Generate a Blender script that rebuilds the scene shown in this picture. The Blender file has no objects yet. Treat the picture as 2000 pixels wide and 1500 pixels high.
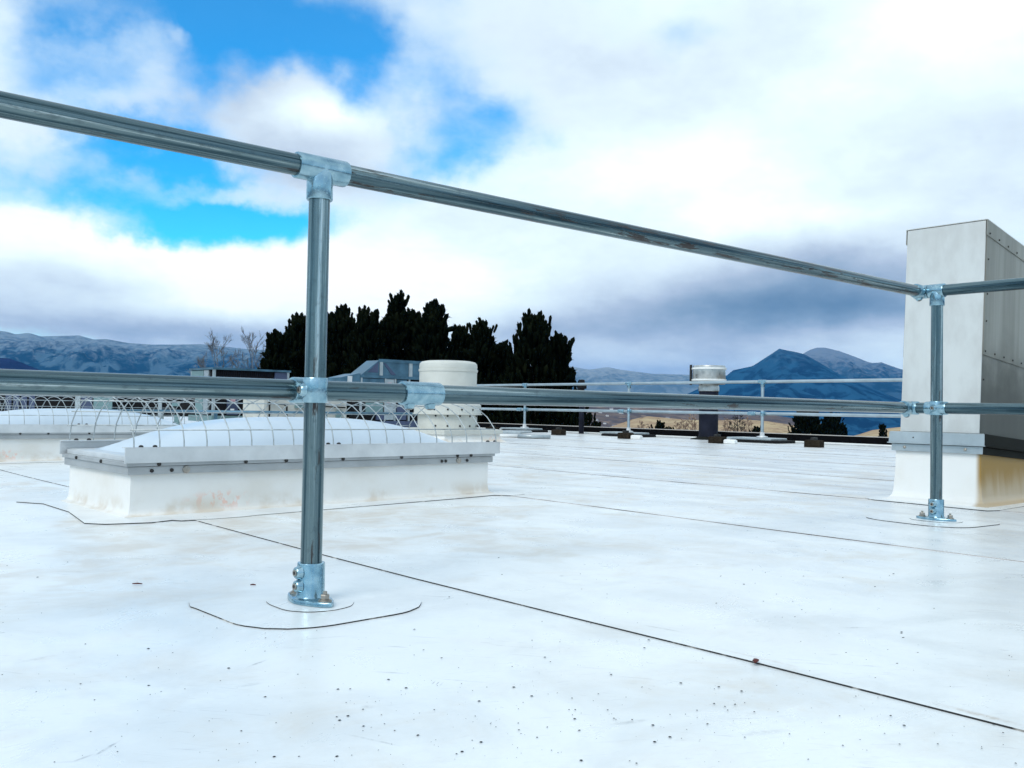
import bpy, bmesh, math, random
import numpy as np
from mathutils import Vector, Matrix, noise as mnoise

S = bpy.context.scene
COL = S.collection
random.seed(7)
RNG = np.random.default_rng(11)
R = math.radians

# ------------------------------------------------------------------ camera
# World: X runs along the guardrail, Y runs along the far roof edge, z = 0 is the roof membrane.
EYE = Vector((0.0, 0.0, 0.45))
F, CX, CY = 1800.0, 1000.0, 750.0
CU = Vector((0.75889832, 0.03071731, 0.65048427))     # world axes in camera axes (right, down, forward)
CV = Vector((-0.65098184, 0.00939498, 0.75903516))
CW = Vector((0.01720423, -0.99948396, 0.02712625))
cam_d = bpy.data.cameras.new('camera')
cam = bpy.data.objects.new('camera', cam_d)
COL.objects.link(cam)
right = Vector((CU.x, CV.x, CW.x))
up = -Vector((CU.y, CV.y, CW.y))
fwd = Vector((CU.z, CV.z, CW.z))
M3 = Matrix((right, up, -fwd)).transposed()
cam.matrix_world = Matrix.Translation(EYE) @ M3.to_4x4()
cam_d.sensor_width = 36.0
cam_d.lens = 36.0 * F / 2000.0
cam_d.clip_start = 0.05
cam_d.clip_end = 40000.0
S.camera = cam
S.render.resolution_x, S.render.resolution_y = 1024, 768


def ray(px, py):
    d = Vector(((px - CX) / F, (py - CY) / F, 1.0))
    return Vector((d.dot(CU), d.dot(CV), d.dot(CW)))


def on_ground(px, py, z=0.0):
    r = ray(px, py)
    return EYE + r * ((z - EYE.z) / r.z)


def at_depth(px, py, dep):
    return EYE + ray(px, py) * dep


def on_x(px, X):
    r = ray(px, 800)
    return EYE + r * (X / r.x)


# ------------------------------------------------------------------ view, sun, sky
S.view_settings.view_transform = 'Standard'
S.view_settings.look = 'None'
S.view_settings.exposure = 0.28
S.view_settings.gamma = 1.0
S.view_settings.use_curve_mapping = False
S.cycles.max_bounces = 8
S.cycles.use_denoising = True
S.cycles.volume_bounces = 0

SUN_EL, SUN_AZ = R(42), R(200)          # azimuth from +X, counter-clockwise
sun_d = bpy.data.lights.new('sun', 'SUN')
sun_d.energy = 1.45
sun_d.angle = R(32)
sun_d.color = (1.0, 0.965, 0.90)
sun = bpy.data.objects.new('sun', sun_d)
COL.objects.link(sun)
sdir = Vector((math.cos(SUN_EL) * math.cos(SUN_AZ), math.cos(SUN_EL) * math.sin(SUN_AZ), math.sin(SUN_EL)))
sun.rotation_euler = sdir.to_track_quat('Z', 'Y').to_euler()
sun.location = (-6, -3, 12)

W = bpy.data.worlds.new('World')
S.world = W
W.use_nodes = True
W.cycles.sampling_method = 'MANUAL'
W.cycles.sample_map_resolution = 512


class NT:
    """small helper for writing node graphs"""
    def __init__(s, tree):
        s.t = tree
        tree.nodes.clear()

    def n(s, typ, **kw):
        nd = s.t.nodes.new(typ)
        for k, v in kw.items():
            if k.startswith('i_'):
                key = k[2:]
                sock = nd.inputs[int(key)] if key.isdigit() else nd.inputs[key.replace('_', ' ')]
                s.put(sock, v)
            else:
                setattr(nd, k, v)
        return nd

    def put(s, sock, v):
        if isinstance(v, bpy.types.NodeSocket):
            s.t.links.new(v, sock)
        elif isinstance(v, bpy.types.Node):
            s.t.links.new(v.outputs[0], sock)
        else:
            if hasattr(sock.default_value, '__len__') and hasattr(v, '__len__') and len(sock.default_value) == 4 and len(v) == 3:
                v = (*v, 1.0)
            sock.default_value = v

    def m(s, op, a, b=0.0, c=None, clamp=False):
        nd = s.n('ShaderNodeMath', operation=op, use_clamp=clamp)
        s.put(nd.inputs[0], a)
        s.put(nd.inputs[1], b)
        if c is not None:
            s.put(nd.inputs[2], c)
        return nd.outputs[0]

    def vm(s, op, a, b=(0, 0, 0), c=None):
        nd = s.n('ShaderNodeVectorMath', operation=op)
        s.put(nd.inputs[0], a)
        if op == 'SCALE':
            s.put(nd.inputs['Scale'], b)
        elif op not in ('LENGTH', 'NORMALIZE'):
            s.put(nd.inputs[1], b)
        if c is not None:
            s.put(nd.inputs[2], c)
        return nd.outputs['Value'] if op == 'LENGTH' else nd.outputs[0]

    def mr(s, v, a, b, c=0.0, d=1.0, smooth=True):
        nd = s.n('ShaderNodeMapRange', interpolation_type='SMOOTHSTEP' if smooth else 'LINEAR')
        s.put(nd.inputs[0], v)
        for i, q in enumerate((a, b, c, d)):
            s.put(nd.inputs[i + 1], q)
        return nd.outputs[0]

    def mix(s, fac, a, b, blend='MIX'):
        nd = s.n('ShaderNodeMix', data_type='RGBA', blend_type=blend)
        s.put(nd.inputs[0], fac)
        s.put(nd.inputs[6], a)
        s.put(nd.inputs[7], b)
        return nd.outputs[2]

    def noise(s, vec, scale, detail=4.0, rough=0.55, dist=0.0, out=0):
        nd = s.n('ShaderNodeTexNoise')
        s.put(nd.inputs['Vector'], vec)
        nd.inputs['Scale'].default_value = scale
        nd.inputs['Detail'].default_value = detail
        nd.inputs['Roughness'].default_value = rough
        nd.inputs['Distortion'].default_value = dist
        return nd.outputs[out]

    def ramp(s, fac, stops):
        nd = s.n('ShaderNodeValToRGB')
        s.put(nd.inputs[0], fac)
        el = nd.color_ramp.elements
        while len(el) < len(stops):
            el.new(0.5)
        for e, (p, c) in zip(el, stops):
            e.position = p
            e.color = (*c, 1.0)
        return nd.outputs[0]


def build_world():
    t = NT(W.node_tree)
    d = t.n('ShaderNodeTexCoord').outputs['Generated']
    sep = t.n('ShaderNodeSeparateXYZ', i_0=d)
    x, y, z = sep.outputs
    az = t.m('ARCTAN2', y, x)
    el = t.m('ARCSINE', z)
    # cloud-layer coordinates: clouds flatten towards the horizon
    zz = t.m('ADD', t.m('MAXIMUM', z, 0.0), 0.22)
    pc = t.n('ShaderNodeCombineXYZ', i_0=t.m('DIVIDE', x, zz), i_1=t.m('DIVIDE', y, zz), i_2=0.0).outputs[0]
    n_big = t.noise(pc, 1.1, 6, 0.58, 0.3)
    n_det = t.noise(t.vm('ADD', pc, (3.1, 8.2, 1.7)), 3.4, 9, 0.57, 0.0)
    n_fine = t.noise(t.vm('MULTIPLY', d, (1.0, 1.0, 1.7)), 9.0, 10, 0.62, 0.0)
    # warped direction used by the large cloud masses, so their borders are ragged
    wcol = t.noise(d, 6.0, 6, 0.55, 0.0, out=1)
    wv = t.vm('SCALE', t.vm('SUBTRACT', wcol, (0.5, 0.5, 0.5)), 0.20)
    uv = t.vm('ADD', t.n('ShaderNodeCombineXYZ', i_0=az, i_1=el, i_2=0.0).outputs[0], t.vm('MULTIPLY', wv, (1, 1, 0)))

    uv2 = t.vm('ADD', t.n('ShaderNodeCombineXYZ', i_0=az, i_1=el, i_2=0.0).outputs[0], t.vm('MULTIPLY', wv, (0.6, 0.28, 0)))

    def blob(px, py, rx, ry, w, acc, uv=uv):
        r = ray(px, py).normalized()
        a0, e0 = math.atan2(r.y, r.x), math.asin(r.z)
        sx, sy = F / rx * 0.80, F / ry * 0.80
        q = t.vm('MULTIPLY_ADD', uv, (sx, sy, 0), (-a0 * sx, -e0 * sy, 0))
        g = t.mr(t.vm('LENGTH', q), 1.25, 0.0, 0.0, w)
        return t.m('ADD', acc, g)

    # how blue (open) the sky is
    hole = t.m('MULTIPLY_ADD', n_big, -1.1, 0.62)
    for b in ((330, 25, 300, 140, 1.15), (600, 40, 140, 150, 1.0), (470, 150, 120, 150, 0.6), (260, 200, 150, 120, 0.45),
              (120, 150, 100, 90, 0.45), (400, 250, 110, 110, 0.5), (320, 390, 300, 80, 0.85), (250, 320, 260, 60, 0.4), (490, 440, 150, 75, 0.5), (60, 380, 140, 60, 0.35), (120, 330, 150, 60, 0.35),
              (430, 485, 120, 65, 0.75), (530, 440, 120, 100, 0.65), (905, 262, 125, 80, 0.75), (1000, 245, 80, 50, 0.35),
              (870, 330, 60, 45, 0.55), (1010, 300, 110, 50, 0.3), (1320, 95, 80, 35, 0.4), (300, 320, 120, 60, 0.5), (690, 130, 60, 140, 0.4), (830, 170, 110, 90, 0.2), (420, 70, 150, 90, 0.4), (390, 440, 160, 60, 0.35), (760, 330, 90, 60, 0.3)):
        hole = blob(*b, hole)
    for b in ((28, 120, 95, 120, -0.8), (560, 200, 170, 130, -1.0), (215, 140, 105, 46, -0.7), (480, 130, 70, 80, -0.35), (310, 245, 130, 50, -0.5), (110, 250, 130, 60, -0.45), (440, 255, 50, 55, -0.4), (295, 105, 26, 22, -0.5), (190, 505, 320, 58, -1.1),
              (640, 240, 140, 70, -0.9), (800, 500, 150, 85, -0.7), (1050, 60, 260, 110, -0.30), (1000, 130, 420, 240, 0.14), (300, 352, 230, 30, -0.8),
              (470, 378, 90, 28, -0.7), (310, 410, 60, 30, -0.4), (1500, 300, 700, 420, -0.9), (900, 620, 1600, 130, -0.9), (40, 330, 70, 120, -0.3), (330, 420, 320, 120, -0.22)):
        hole = blob(*b, hole)
    hole = t.m('ADD', hole, t.m('MULTIPLY_ADD', n_det, 1.5, -0.74))
    hole = t.m('ADD', hole, t.m('MULTIPLY_ADD', n_fine, 1.5, -0.74))
    blue_f = t.mr(hole, -0.42, 1.36, 0.0, 0.95)
    # cloud brightness
    br = t.m('MULTIPLY_ADD', n_big, 0.44, 0.64)
    for b in ((640, 222, 110, 36, 0.30), (150, 455, 330, 70, 0.25), (760, 545, 420, 90, 0.32), (1450, 300, 520, 170, 0.20),
              (1850, 60, 260, 120, 0.26), (450, 590, 90, 60, 0.25), (1560, 440, 240, 40, 0.16), (1900, 470, 200, 40, 0.10), (1240, 690, 150, 35, 0.13), (1680, 655, 150, 50, 0.14)):
        br = blob(*b, br, uv2)
    for b in ((500, 235, 190, 130, -0.20), (200, 640, 420, 40, -0.30), (470, 660, 200, 45, -0.22), (1380, 660, 430, 60, -0.30), (1560, 600, 300, 36, -0.2), (1150, 690, 220, 40, 0.1),
              (1560, 590, 340, 75, -0.32), (1120, 640, 160, 120, -0.22), (1880, 300, 240, 170, -0.20), (1330, 150, 330, 110, -0.14), (640, 310, 150, 50, -0.16),
              (1700, 560, 260, 90, -0.24), (1300, 730, 500, 50, -0.25), (130, 560, 150, 26, -0.16), (960, 640, 120, 60, -0.12), (1450, 500, 360, 50, -0.13), (1680, 490, 220, 60, -0.13), (1150, 425, 220, 50, -0.08), (1280, 565, 220, 36, -0.12), (1250, 230, 260, 60, -0.10), (730, 360, 120, 40, -0.1)):
        br = blob(*b, br, uv2)
    br = t.m('ADD', br, t.m('MULTIPLY_ADD', n_det, 0.36, -0.18))
    br = t.m('ADD', br, t.m('MULTIPLY_ADD', n_fine, 0.36, -0.17))
    cloud = t.ramp(t.m('MULTIPLY', br, 0.8), ((0.0, (0.10, 0.19, 0.31)), (0.22, (0.22, 0.32, 0.45)), (0.42, (0.43, 0.52, 0.65)),
                        (0.58, (0.64, 0.755, 0.85)), (0.74, (0.80, 0.935, 0.97)), (0.92, (1.03, 1.08, 1.09))))
    sky = t.n('ShaderNodeTexSky', sky_type='NISHITA', sun_disc=False, sun_elevation=SUN_EL,
              sun_rotation=math.pi / 2 - SUN_AZ, altitude=1500.0, air_density=1.0, dust_density=0.3, ozone_density=2.0)
    sky = t.n('ShaderNodeHueSaturation', i_Saturation=1.55, i_Value=1.0, i_Color=sky.outputs[0]).outputs[0]
    sky = t.mix(1.0, sky, (0.26, 2.2, 1.95), 'MULTIPLY')
    cl10 = t.vm('SCALE', cloud, 10.0)
    out = t.mix(blue_f, cl10, sky)
    bg = t.n('ShaderNodeBackground', i_Color=out, i_Strength=0.1)
    o = t.n('ShaderNodeOutputWorld')
    t.t.links.new(bg.outputs[0], o.inputs[0])


build_world()


# ------------------------------------------------------------------ materials
def mat(name, fn):
    m = bpy.data.materials.new(name)
    m.use_nodes = True
    t = NT(m.node_tree)
    b = t.n('ShaderNodeBsdfPrincipled')
    o = t.n('ShaderNodeOutputMaterial')
    t.t.links.new(b.outputs[0], o.inputs[0])
    co = t.n('ShaderNodeTexCoord').outputs['Object']
    fn(t, b, co)
    return m


def bump(t, b, h, strength=0.3, dist=0.01):
    n = t.n('ShaderNodeBump', i_Strength=strength, i_Distance=dist, i_Height=h)
    t.put(b.inputs['Normal'], n)


def plain(name, c, rough=0.6, metal=0.0, var=0.12, scale=6.0, bmp=0.0, spec=None):
    def fn(t, b, co):
        if spec is not None:
            b.inputs['Specular IOR Level'].default_value = spec
        n = t.noise(co, scale, 5, 0.6)
        k = t.mr(n, 0.3, 0.7, 1 - var, 1 + var, smooth=False)
        col = t.vm('SCALE', c, k)
        t.put(b.inputs['Base Color'], col)
        t.put(b.inputs['Roughness'], t.mr(n, 0.25, 0.75, rough - 0.08, rough + 0.08, smooth=False))
        b.inputs['Metallic'].default_value = metal
        if bmp:
            bump(t, b, t.noise(co, scale * 4, 4, 0.6), bmp, 0.004)
    return mat(name, fn)


def ang0(t, co, a):
    return t.n('ShaderNodeVectorRotate', rotation_type='Z_AXIS', i_Vector=co, i_Angle=a).outputs[0]


GREY, TAN = (0.10, 0.10, 0.105), (0.46, 0.38, 0.30)
SCRAPES = [(on_ground(*a)[:2], on_ground(*b)[:2], w, k, c) for a, b, w, k, c in (
    ((178, 1484), (240, 1446), 0.004, 0.75, GREY), ((130, 1496), (190, 1474), 0.004, 0.35, GREY), ((478, 1307), (528, 1288), 0.005, 0.5, GREY),
    ((570, 1252), (695, 1242), 0.006, 0.28, GREY), ((660, 1433), (800, 1464), 0.004, 0.35, GREY), ((838, 1326), (965, 1336), 0.003, 0.32, GREY),
    ((720, 1313), (805, 1318), 0.005, 0.4, GREY), ((842, 1340), (852, 1330), 0.002, 0.6, GREY), ((850, 1341), (860, 1331), 0.002, 0.6, GREY), ((858, 1342), (868, 1332), 0.002, 0.5, GREY),
    ((700, 1385), (735, 1380), 0.012, 0.22, GREY), ((1245, 1222), (1345, 1240), 0.006, 0.35, GREY), ((1370, 1263), (1610, 1318), 0.010, 0.32, TAN),
    ((1800, 1372), (2030, 1430), 0.013, 0.6, TAN), ((1640, 1229), (1700, 1228), 0.008, 0.4, GREY), ((450, 1345), (520, 1335), 0.012, 0.25, GREY),
    ((1090, 1127), (1105, 1127), 0.012, 0.6, GREY), ((225, 1025), (240, 1030), 0.05, 0.5, TAN), ((150, 1000), (190, 1008), 0.03, 0.6, TAN), ((20, 1300), (120, 1280), 0.012, 0.2, GREY),
    ((400, 1060), (560, 1030), 0.08, 0.4, TAN), ((1010, 945), (1300, 925), 0.10, 0.45, TAN), ((1120, 1000), (1330, 1015), 0.06, 0.4, TAN), ((1180, 1420), (1280, 1405), 0.010, 0.3, GREY), ((1420, 1440), (1560, 1425), 0.012, 0.22, GREY))]


def m_roof(t, b, co):
    n1 = t.noise(co, 0.9, 6, 0.62, 0.4)
    n2 = t.noise(co, 5.0, 8, 0.68, 0.6)
    n3 = t.noise(t.vm('MULTIPLY', co, (1.0, 4.5, 1.0)), 14.0, 5, 0.7, 0.8)
    n4 = t.noise(t.vm('ADD', co, (9.0, 4.0, 2.0)), 2.3, 4, 0.55, 0.2)
    base = t.mix(t.mr(t.noise(co, 2.6, 7, 0.66, 0.5), 0.40, 0.66), (0.81, 0.835, 0.835), (0.70, 0.725, 0.73))
    tan = t.mr(t.m('MULTIPLY', n1, n2), 0.24, 0.42, 0.0, 0.45)
    col = t.mix(tan, base, (0.60, 0.54, 0.45))
    grey = t.mr(n3, 0.60, 0.80, 0.0, 0.35)
    grey = t.m('MULTIPLY', grey, t.mr(n4, 0.40, 0.62))
    col = t.mix(grey, col, (0.48, 0.48, 0.49))
    sx = t.n('ShaderNodeSeparateXYZ', i_0=co).outputs[0]
    st = t.noise(t.vm('MULTIPLY', co, (3.6, 0.5, 1.0)), 1.5, 7, 0.64, 0.3)
    far_streak = t.m('MULTIPLY', t.mr(st, 0.40, 0.62, 0.0, 0.75), t.mr(sx, 2.4, 6.5))  # far grey streaks: sky reflection on undulations painted in, plus gathered dirt
    col = t.mix(far_streak, col, (0.50, 0.50, 0.515))
    pale = t.noise(t.vm('ADD', co, (3.0, 7.0, 0.0)), 0.75, 5, 0.6, 0.2)
    rim = t.m('MULTIPLY', t.mr(pale, 0.50, 0.56), t.mr(pale, 0.64, 0.58))
    rim = t.m('MULTIPLY', rim, t.mr(t.n('ShaderNodeSeparateXYZ', i_0=co).outputs[1], 1.4, 2.8, 0.25, 1.0))
    col = t.mix(t.m('MULTIPLY', t.m('MULTIPLY', rim, t.mr(n2, 0.35, 0.62)), 0.50), col, (0.56, 0.49, 0.40))
    fine = t.noise(t.vm('MULTIPLY', ang0(t, co, 0.5), (5.0, 26.0, 1.0)), 3.2, 6, 0.72, 0.5)
    col = t.mix(t.m('MULTIPLY', t.mr(fine, 0.56, 0.74, 0.0, 0.42), t.mr(n4, 0.35, 0.55)), col, (0.52, 0.53, 0.55))
    # shoe scuffs: thin drawn-out marks in loose groups
    ang = t.n('ShaderNodeVectorRotate', rotation_type='Z_AXIS', i_Vector=co, i_Angle=0.9).outputs[0]
    sc = t.noise(t.vm('MULTIPLY', ang, (3.0, 40.0, 1.0)), 3.0, 3, 0.5, 1.2)
    scm = t.m('MULTIPLY', t.mr(sc, 0.64, 0.74, 0.0, 0.6), t.mr(t.noise(co, 3.1, 3, 0.5), 0.50, 0.62))
    col = t.mix(scm, col, (0.33, 0.33, 0.34))
    # single scrapes and skid marks left by boots and dragged pipe
    brk = t.noise(co, 70.0, 4, 0.65)
    for (ax, ay), (bx, by), w, k, c in SCRAPES:
        dx, dy = bx - ax, by - ay
        L = math.hypot(dx, dy)
        ux, uy = dx / L, dy / L
        mx, my = (ax + bx) / 2, (ay + by) / 2
        a = math.atan2(uy, ux)
        mp = t.n('ShaderNodeMapping', vector_type='TEXTURE')
        t.put(mp.inputs['Vector'], co)
        mp.inputs['Location'].default_value = (mx, my, 0)
        mp.inputs['Rotation'].default_value = (0, 0, a)
        mp.inputs['Scale'].default_value = (L / 2, w, 1000.0)
        mk = t.mr(t.vm('LENGTH', mp.outputs[0]), 1.0, 0.15, 0.0, k)
        mk = t.m('MULTIPLY', mk, t.mr(brk, 0.38, 0.62, 0.25, 1.0))
        col = t.mix(mk, col, c)
    # fine grey flecks
    vo = t.n('ShaderNodeTexVoronoi', i_Vector=co, i_Scale=55.0).outputs[0]
    fl = t.m('MULTIPLY', t.mr(vo, 0.10, 0.05, 0.0, 0.55), t.mr(t.noise(co, 1.7, 3, 0.5), 0.52, 0.66))
    col = t.mix(fl, col, (0.25, 0.24, 0.23))
    t.put(b.inputs['Base Color'], col)
    t.put(b.inputs['Roughness'], t.mr(n2, 0.3, 0.7, 0.24, 0.40, smooth=False))
    b.inputs['Specular IOR Level'].default_value = 0.5
    h = t.m('ADD', t.m('MULTIPLY', t.noise(t.vm('MULTIPLY', co, (1.6, 0.7, 1)), 1.6, 3, 0.5), 1.0), t.m('MULTIPLY', t.noise(co, 60.0, 3, 0.6), 0.02))
    bump(t, b, h, 0.35, 0.03)


def m_edge(t, b, co):
    n = t.noise(co, 9.0, 4, 0.6)
    t.put(b.inputs['Base Color'], t.mix(t.mr(n, 0.56, 0.66), (0.016, 0.016, 0.016), (0.40, 0.38, 0.35)))
    b.inputs['Roughness'].default_value = 0.85


def m_edge_faint(t, b, co):
    n = t.noise(co, 1.3, 5, 0.65)
    t.put(b.inputs['Base Color'], t.mix(t.mr(n, 0.38, 0.58), (0.085, 0.065, 0.06), (0.50, 0.47, 0.45)))
    b.inputs['Roughness'].default_value = 0.85


def m_curb(t, b, co):
    n = t.noise(co, 3.0, 6, 0.6)
    col = t.mix(t.mr(n, 0.40, 0.75, 0.0, 0.5), (0.80, 0.79, 0.76), (0.66, 0.61, 0.53))
    # faded orange marking-paint smears low on the long side
    s = t.n('ShaderNodeSeparateXYZ', i_0=co)
    dx = t.m('DIVIDE', t.m('SUBTRACT', s.outputs[0], 0.37), 0.19)
    dz = t.m('DIVIDE', t.m('SUBTRACT', s.outputs[2], 0.05), 0.055)
    rr = t.m('SQRT', t.m('ADD', t.m('MULTIPLY', dx, dx), t.m('MULTIPLY', dz, dz)))
    front = t.m('LESS_THAN', s.outputs[1], 0.02)
    msk = t.m('MULTIPLY', t.mr(rr, 1.0, 0.1), t.mr(t.noise(t.vm('MULTIPLY', co, (1, 1, 0.7)), 30.0, 3, 0.6), 0.50, 0.60))
    col = t.mix(t.m('MULTIPLY', t.m('MULTIPLY', msk, front), 0.55), col, (0.85, 0.36, 0.22))
    low = t.m('MULTIPLY', t.mr(s.outputs[2], 0.09, 0.02), t.mr(t.noise(co, 5.0, 4, 0.6), 0.45, 0.62, 0.0, 0.55))
    col = t.mix(low, col, (0.55, 0.45, 0.33))
    t.put(b.inputs['Base Color'], col)
    b.inputs['Roughness'].default_value = 0.5
    bump(t, b, t.noise(co, 7.0, 4, 0.5), 0.25, 0.01)


def m_duct_curb(t, b, co):
    n = t.noise(co, 3.0, 6, 0.6)
    col = t.mix(t.mr(n, 0.45, 0.75, 0.0, 0.35), (0.82, 0.81, 0.78), (0.66, 0.60, 0.50))
    s = t.n('ShaderNodeSeparateXYZ', i_0=co)
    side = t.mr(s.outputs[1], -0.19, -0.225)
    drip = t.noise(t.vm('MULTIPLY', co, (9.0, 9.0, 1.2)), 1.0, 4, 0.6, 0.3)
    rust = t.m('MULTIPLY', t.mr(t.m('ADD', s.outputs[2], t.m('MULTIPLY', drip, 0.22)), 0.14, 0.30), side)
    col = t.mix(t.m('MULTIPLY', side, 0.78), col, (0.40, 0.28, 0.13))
    col = t.mix(rust, col, (0.30, 0.165, 0.015))
    t.put(b.inputs['Base Color'], col)
    b.inputs['Roughness'].default_value = 0.45


def m_pipe(t, b, co, worn=0.0):
    st = t.vm('MULTIPLY', co, (48.0, 48.0, 0.55))
    n = t.noise(st, 1.0, 6, 0.66)
    n2 = t.noise(t.vm('MULTIPLY', co, (28.0, 28.0, 1.6)), 1.0, 4, 0.65)
    col = t.ramp(n, ((0.40, (0.014, 0.036, 0.050)), (0.46, (0.075, 0.125, 0.145)), (0.53, (0.145, 0.205, 0.222)), (0.58, (0.17, 0.235, 0.245)), (0.64, (0.52, 0.60, 0.61))))  # ramp paints near-black reflection streaks and bright highlights along the pipe
    sp = t.noise(t.vm('MULTIPLY', co, (1.0, 1.0, 0.55)), 55.0, 4, 0.65)
    col = t.mix(t.mr(sp, 0.55, 0.70, 0.0, 0.45), col, (0.07, 0.10, 0.115))
    scr = t.m('MULTIPLY', t.mr(t.noise(t.vm('MULTIPLY', co, (75.0, 75.0, 9.0)), 1.0, 5, 0.65), 0.56 - worn * 0.5, 0.63 - worn * 0.5), t.mr(n2, 0.51 - worn, 0.60 - worn))
    col = t.mix(scr, col, (0.022, 0.017, 0.016))
    t.put(b.inputs['Base Color'], col)
    t.put(b.inputs['Metallic'], t.m('SUBTRACT', 0.88, t.m('MULTIPLY', scr, 0.8)))
    t.put(b.inputs['Roughness'], t.mr(n, 0.3, 0.7, 0.16, 0.30, smooth=False))
    bump(t, b, t.noise(st, 1.0, 3, 0.5), 0.12, 0.002)


def m_zinc(t, b, co):
    n = t.noise(co, 38.0, 3, 0.5)
    n2 = t.noise(co, 200.0, 2, 0.5)
    col = t.ramp(n, ((0.3, (0.19, 0.325, 0.405)), (0.5, (0.28, 0.435, 0.51)), (0.7, (0.40, 0.55, 0.61))))
    t.put(b.inputs['Base Color'], col)
    b.inputs['Metallic'].default_value = 0.92
    t.put(b.inputs['Roughness'], t.mr(n2, 0.3, 0.7, 0.16, 0.28, smooth=False))
    bump(t, b, n2, 0.12, 0.0005)


def m_panel(t, b, co):
    n = t.noise(t.vm('MULTIPLY', co, (2, 2, 1)), 3.0, 5, 0.6)
    f = t.noise(t.vm('MULTIPLY', co, (40, 40, 160)), 1.0, 3, 0.5)
    col = t.mix(t.mr(n, 0.35, 0.65), (0.66, 0.665, 0.64), (0.57, 0.565, 0.54))
    t.put(b.inputs['Base Color'], col)
    b.inputs['Metallic'].default_value = 0.35
    b.inputs['Roughness'].default_value = 0.42
    bump(t, b, t.m('ADD', t.noise(co, 2.2, 2, 0.5), t.m('MULTIPLY', f, 0.03)), 0.25, 0.012)


def m_panel_shaded(t, b, co):
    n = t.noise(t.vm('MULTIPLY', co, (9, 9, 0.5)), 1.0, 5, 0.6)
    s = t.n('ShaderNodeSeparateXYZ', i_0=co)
    col = t.mix(t.mr(n, 0.35, 0.65), (0.31, 0.305, 0.27), (0.225, 0.22, 0.19))  # darker base colour paints in the shade on the duct's side faces
    low_dark = t.m('MULTIPLY', t.mr(t.m('ADD', s.outputs[2], t.m('MULTIPLY', t.noise(co, 6, 5, 0.65), 0.35)), 0.85, 0.42), 0.85)  # darker towards the bottom, uneven by noise
    col = t.mix(low_dark, col, (0.045, 0.045, 0.035))
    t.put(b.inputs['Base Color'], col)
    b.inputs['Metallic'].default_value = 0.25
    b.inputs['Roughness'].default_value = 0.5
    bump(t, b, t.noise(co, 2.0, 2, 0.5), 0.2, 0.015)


def m_dome(t, b, co):
    n = t.noise(co, 2.5, 5, 0.6)
    t.put(b.inputs['Base Color'], t.mix(t.mr(n, 0.4, 0.7, 0, 0.6), (0.57, 0.655, 0.73), (0.50, 0.58, 0.65)))
    b.inputs['Roughness'].default_value = 0.28
    b.inputs['Subsurface Weight'].default_value = 0.0


def m_pine(t, b, co):
    n = t.noise(co, 1.6, 4, 0.6)
    t.put(b.inputs['Base Color'], t.ramp(n, ((0.3, (0.002, 0.0035, 0.0025)), (0.55, (0.0045, 0.007, 0.004)), (0.75, (0.011, 0.014, 0.007)))))
    b.inputs['Roughness'].default_value = 0.8
    b.inputs['Specular IOR Level'].default_value = 0.0


def m_mount(dark, light, snow, scale):
    def fn(t, b, co):
        n = t.noise(co, scale, 9, 0.65, 0.6)
        n2 = t.noise(co, scale * 3.1, 8, 0.66, 0.3)
        g = t.n('ShaderNodeNewGeometry')
        nz = t.n('ShaderNodeSeparateXYZ', i_0=g.outputs['Normal']).outputs[2]
        col = t.mix(t.mr(n, 0.44, 0.56), dark, light)
        z = t.n('ShaderNodeSeparateXYZ', i_0=co).outputs[2]
        k = t.m('ADD', t.m('MULTIPLY', z, 1 / 420.0), t.m('MULTIPLY_ADD', n2, 1.5, -0.75))
        col = t.mix(t.mr(k, 0.62, 1.25, 0.0, 0.85), col, snow)
        t.put(b.inputs['Base Color'], col)
        b.inputs['Roughness'].default_value = 0.95
        b.inputs['Specular IOR Level'].default_value = 0.0
    return fn


def m_scrub(c1, c2, c3, s1, s2):
    def fn(t, b, co):
        n = t.noise(co, s1, 7, 0.65)
        n2 = t.noise(co, s2, 6, 0.7, 0.4)
        col = t.mix(t.mr(n, 0.4, 0.6), c1, c2)
        col = t.mix(t.mr(n2, 0.55, 0.68), col, c3)
        t.put(b.inputs['Base Color'], col)
        b.inputs['Roughness'].default_value = 1.0
        b.inputs['Specular IOR Level'].default_value = 0.0
    return fn


MT = {}
MT['roof'] = mat('white_membrane', m_roof)
MT['edge'] = mat('membrane_cut_edge', m_edge)
MT['edge_faint'] = mat('dusty_cut_edge', m_edge_faint)
MT['curb'] = mat('membrane_curb', m_curb)
MT['dcurb'] = mat('stained_membrane_curb', m_duct_curb)
MT['pipe'] = mat('galvanised_pipe', m_pipe)
MT['pipe_worn'] = mat('rust_scaled_pipe', lambda t, b, co: m_pipe(t, b, co, 0.085))
MT['zinc'] = mat('zinc_casting', m_zinc)
MT['bolt'] = plain('stainless_bolt', (0.36, 0.33, 0.29), 0.35, 0.8, 0.3, 60)
MT['socket'] = plain('dark_steel', (0.03, 0.028, 0.027), 0.5, 0.4, 0.3, 40)
MT['alu'] = plain('weathered_aluminium', (0.64, 0.655, 0.66), 0.38, 0.45, 0.12, 7, 0.05)
MT['far_pipe'] = plain('bright_galvanised_pipe', (0.42, 0.50, 0.54), 0.38, 0.7, 0.2, 3)
MT['alu_dull'] = plain('dull_aluminium', (0.40, 0.415, 0.42), 0.42, 0.45, 0.14, 7, 0.05)
MT['wire'] = plain('galvanised_wire', (0.40, 0.44, 0.45), 0.45, 0.55, 0.35, 25)
MT['dome'] = mat('opal_acrylic', m_dome)
MT['panel'] = mat('painted_sheet_metal', m_panel)
MT['panel_shaded'] = mat('shade_toned_sheet_metal', m_panel_shaded)
MT['flash'] = plain('zinc_flashing', (0.42, 0.47, 0.49), 0.4, 0.6, 0.12, 9)
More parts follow.
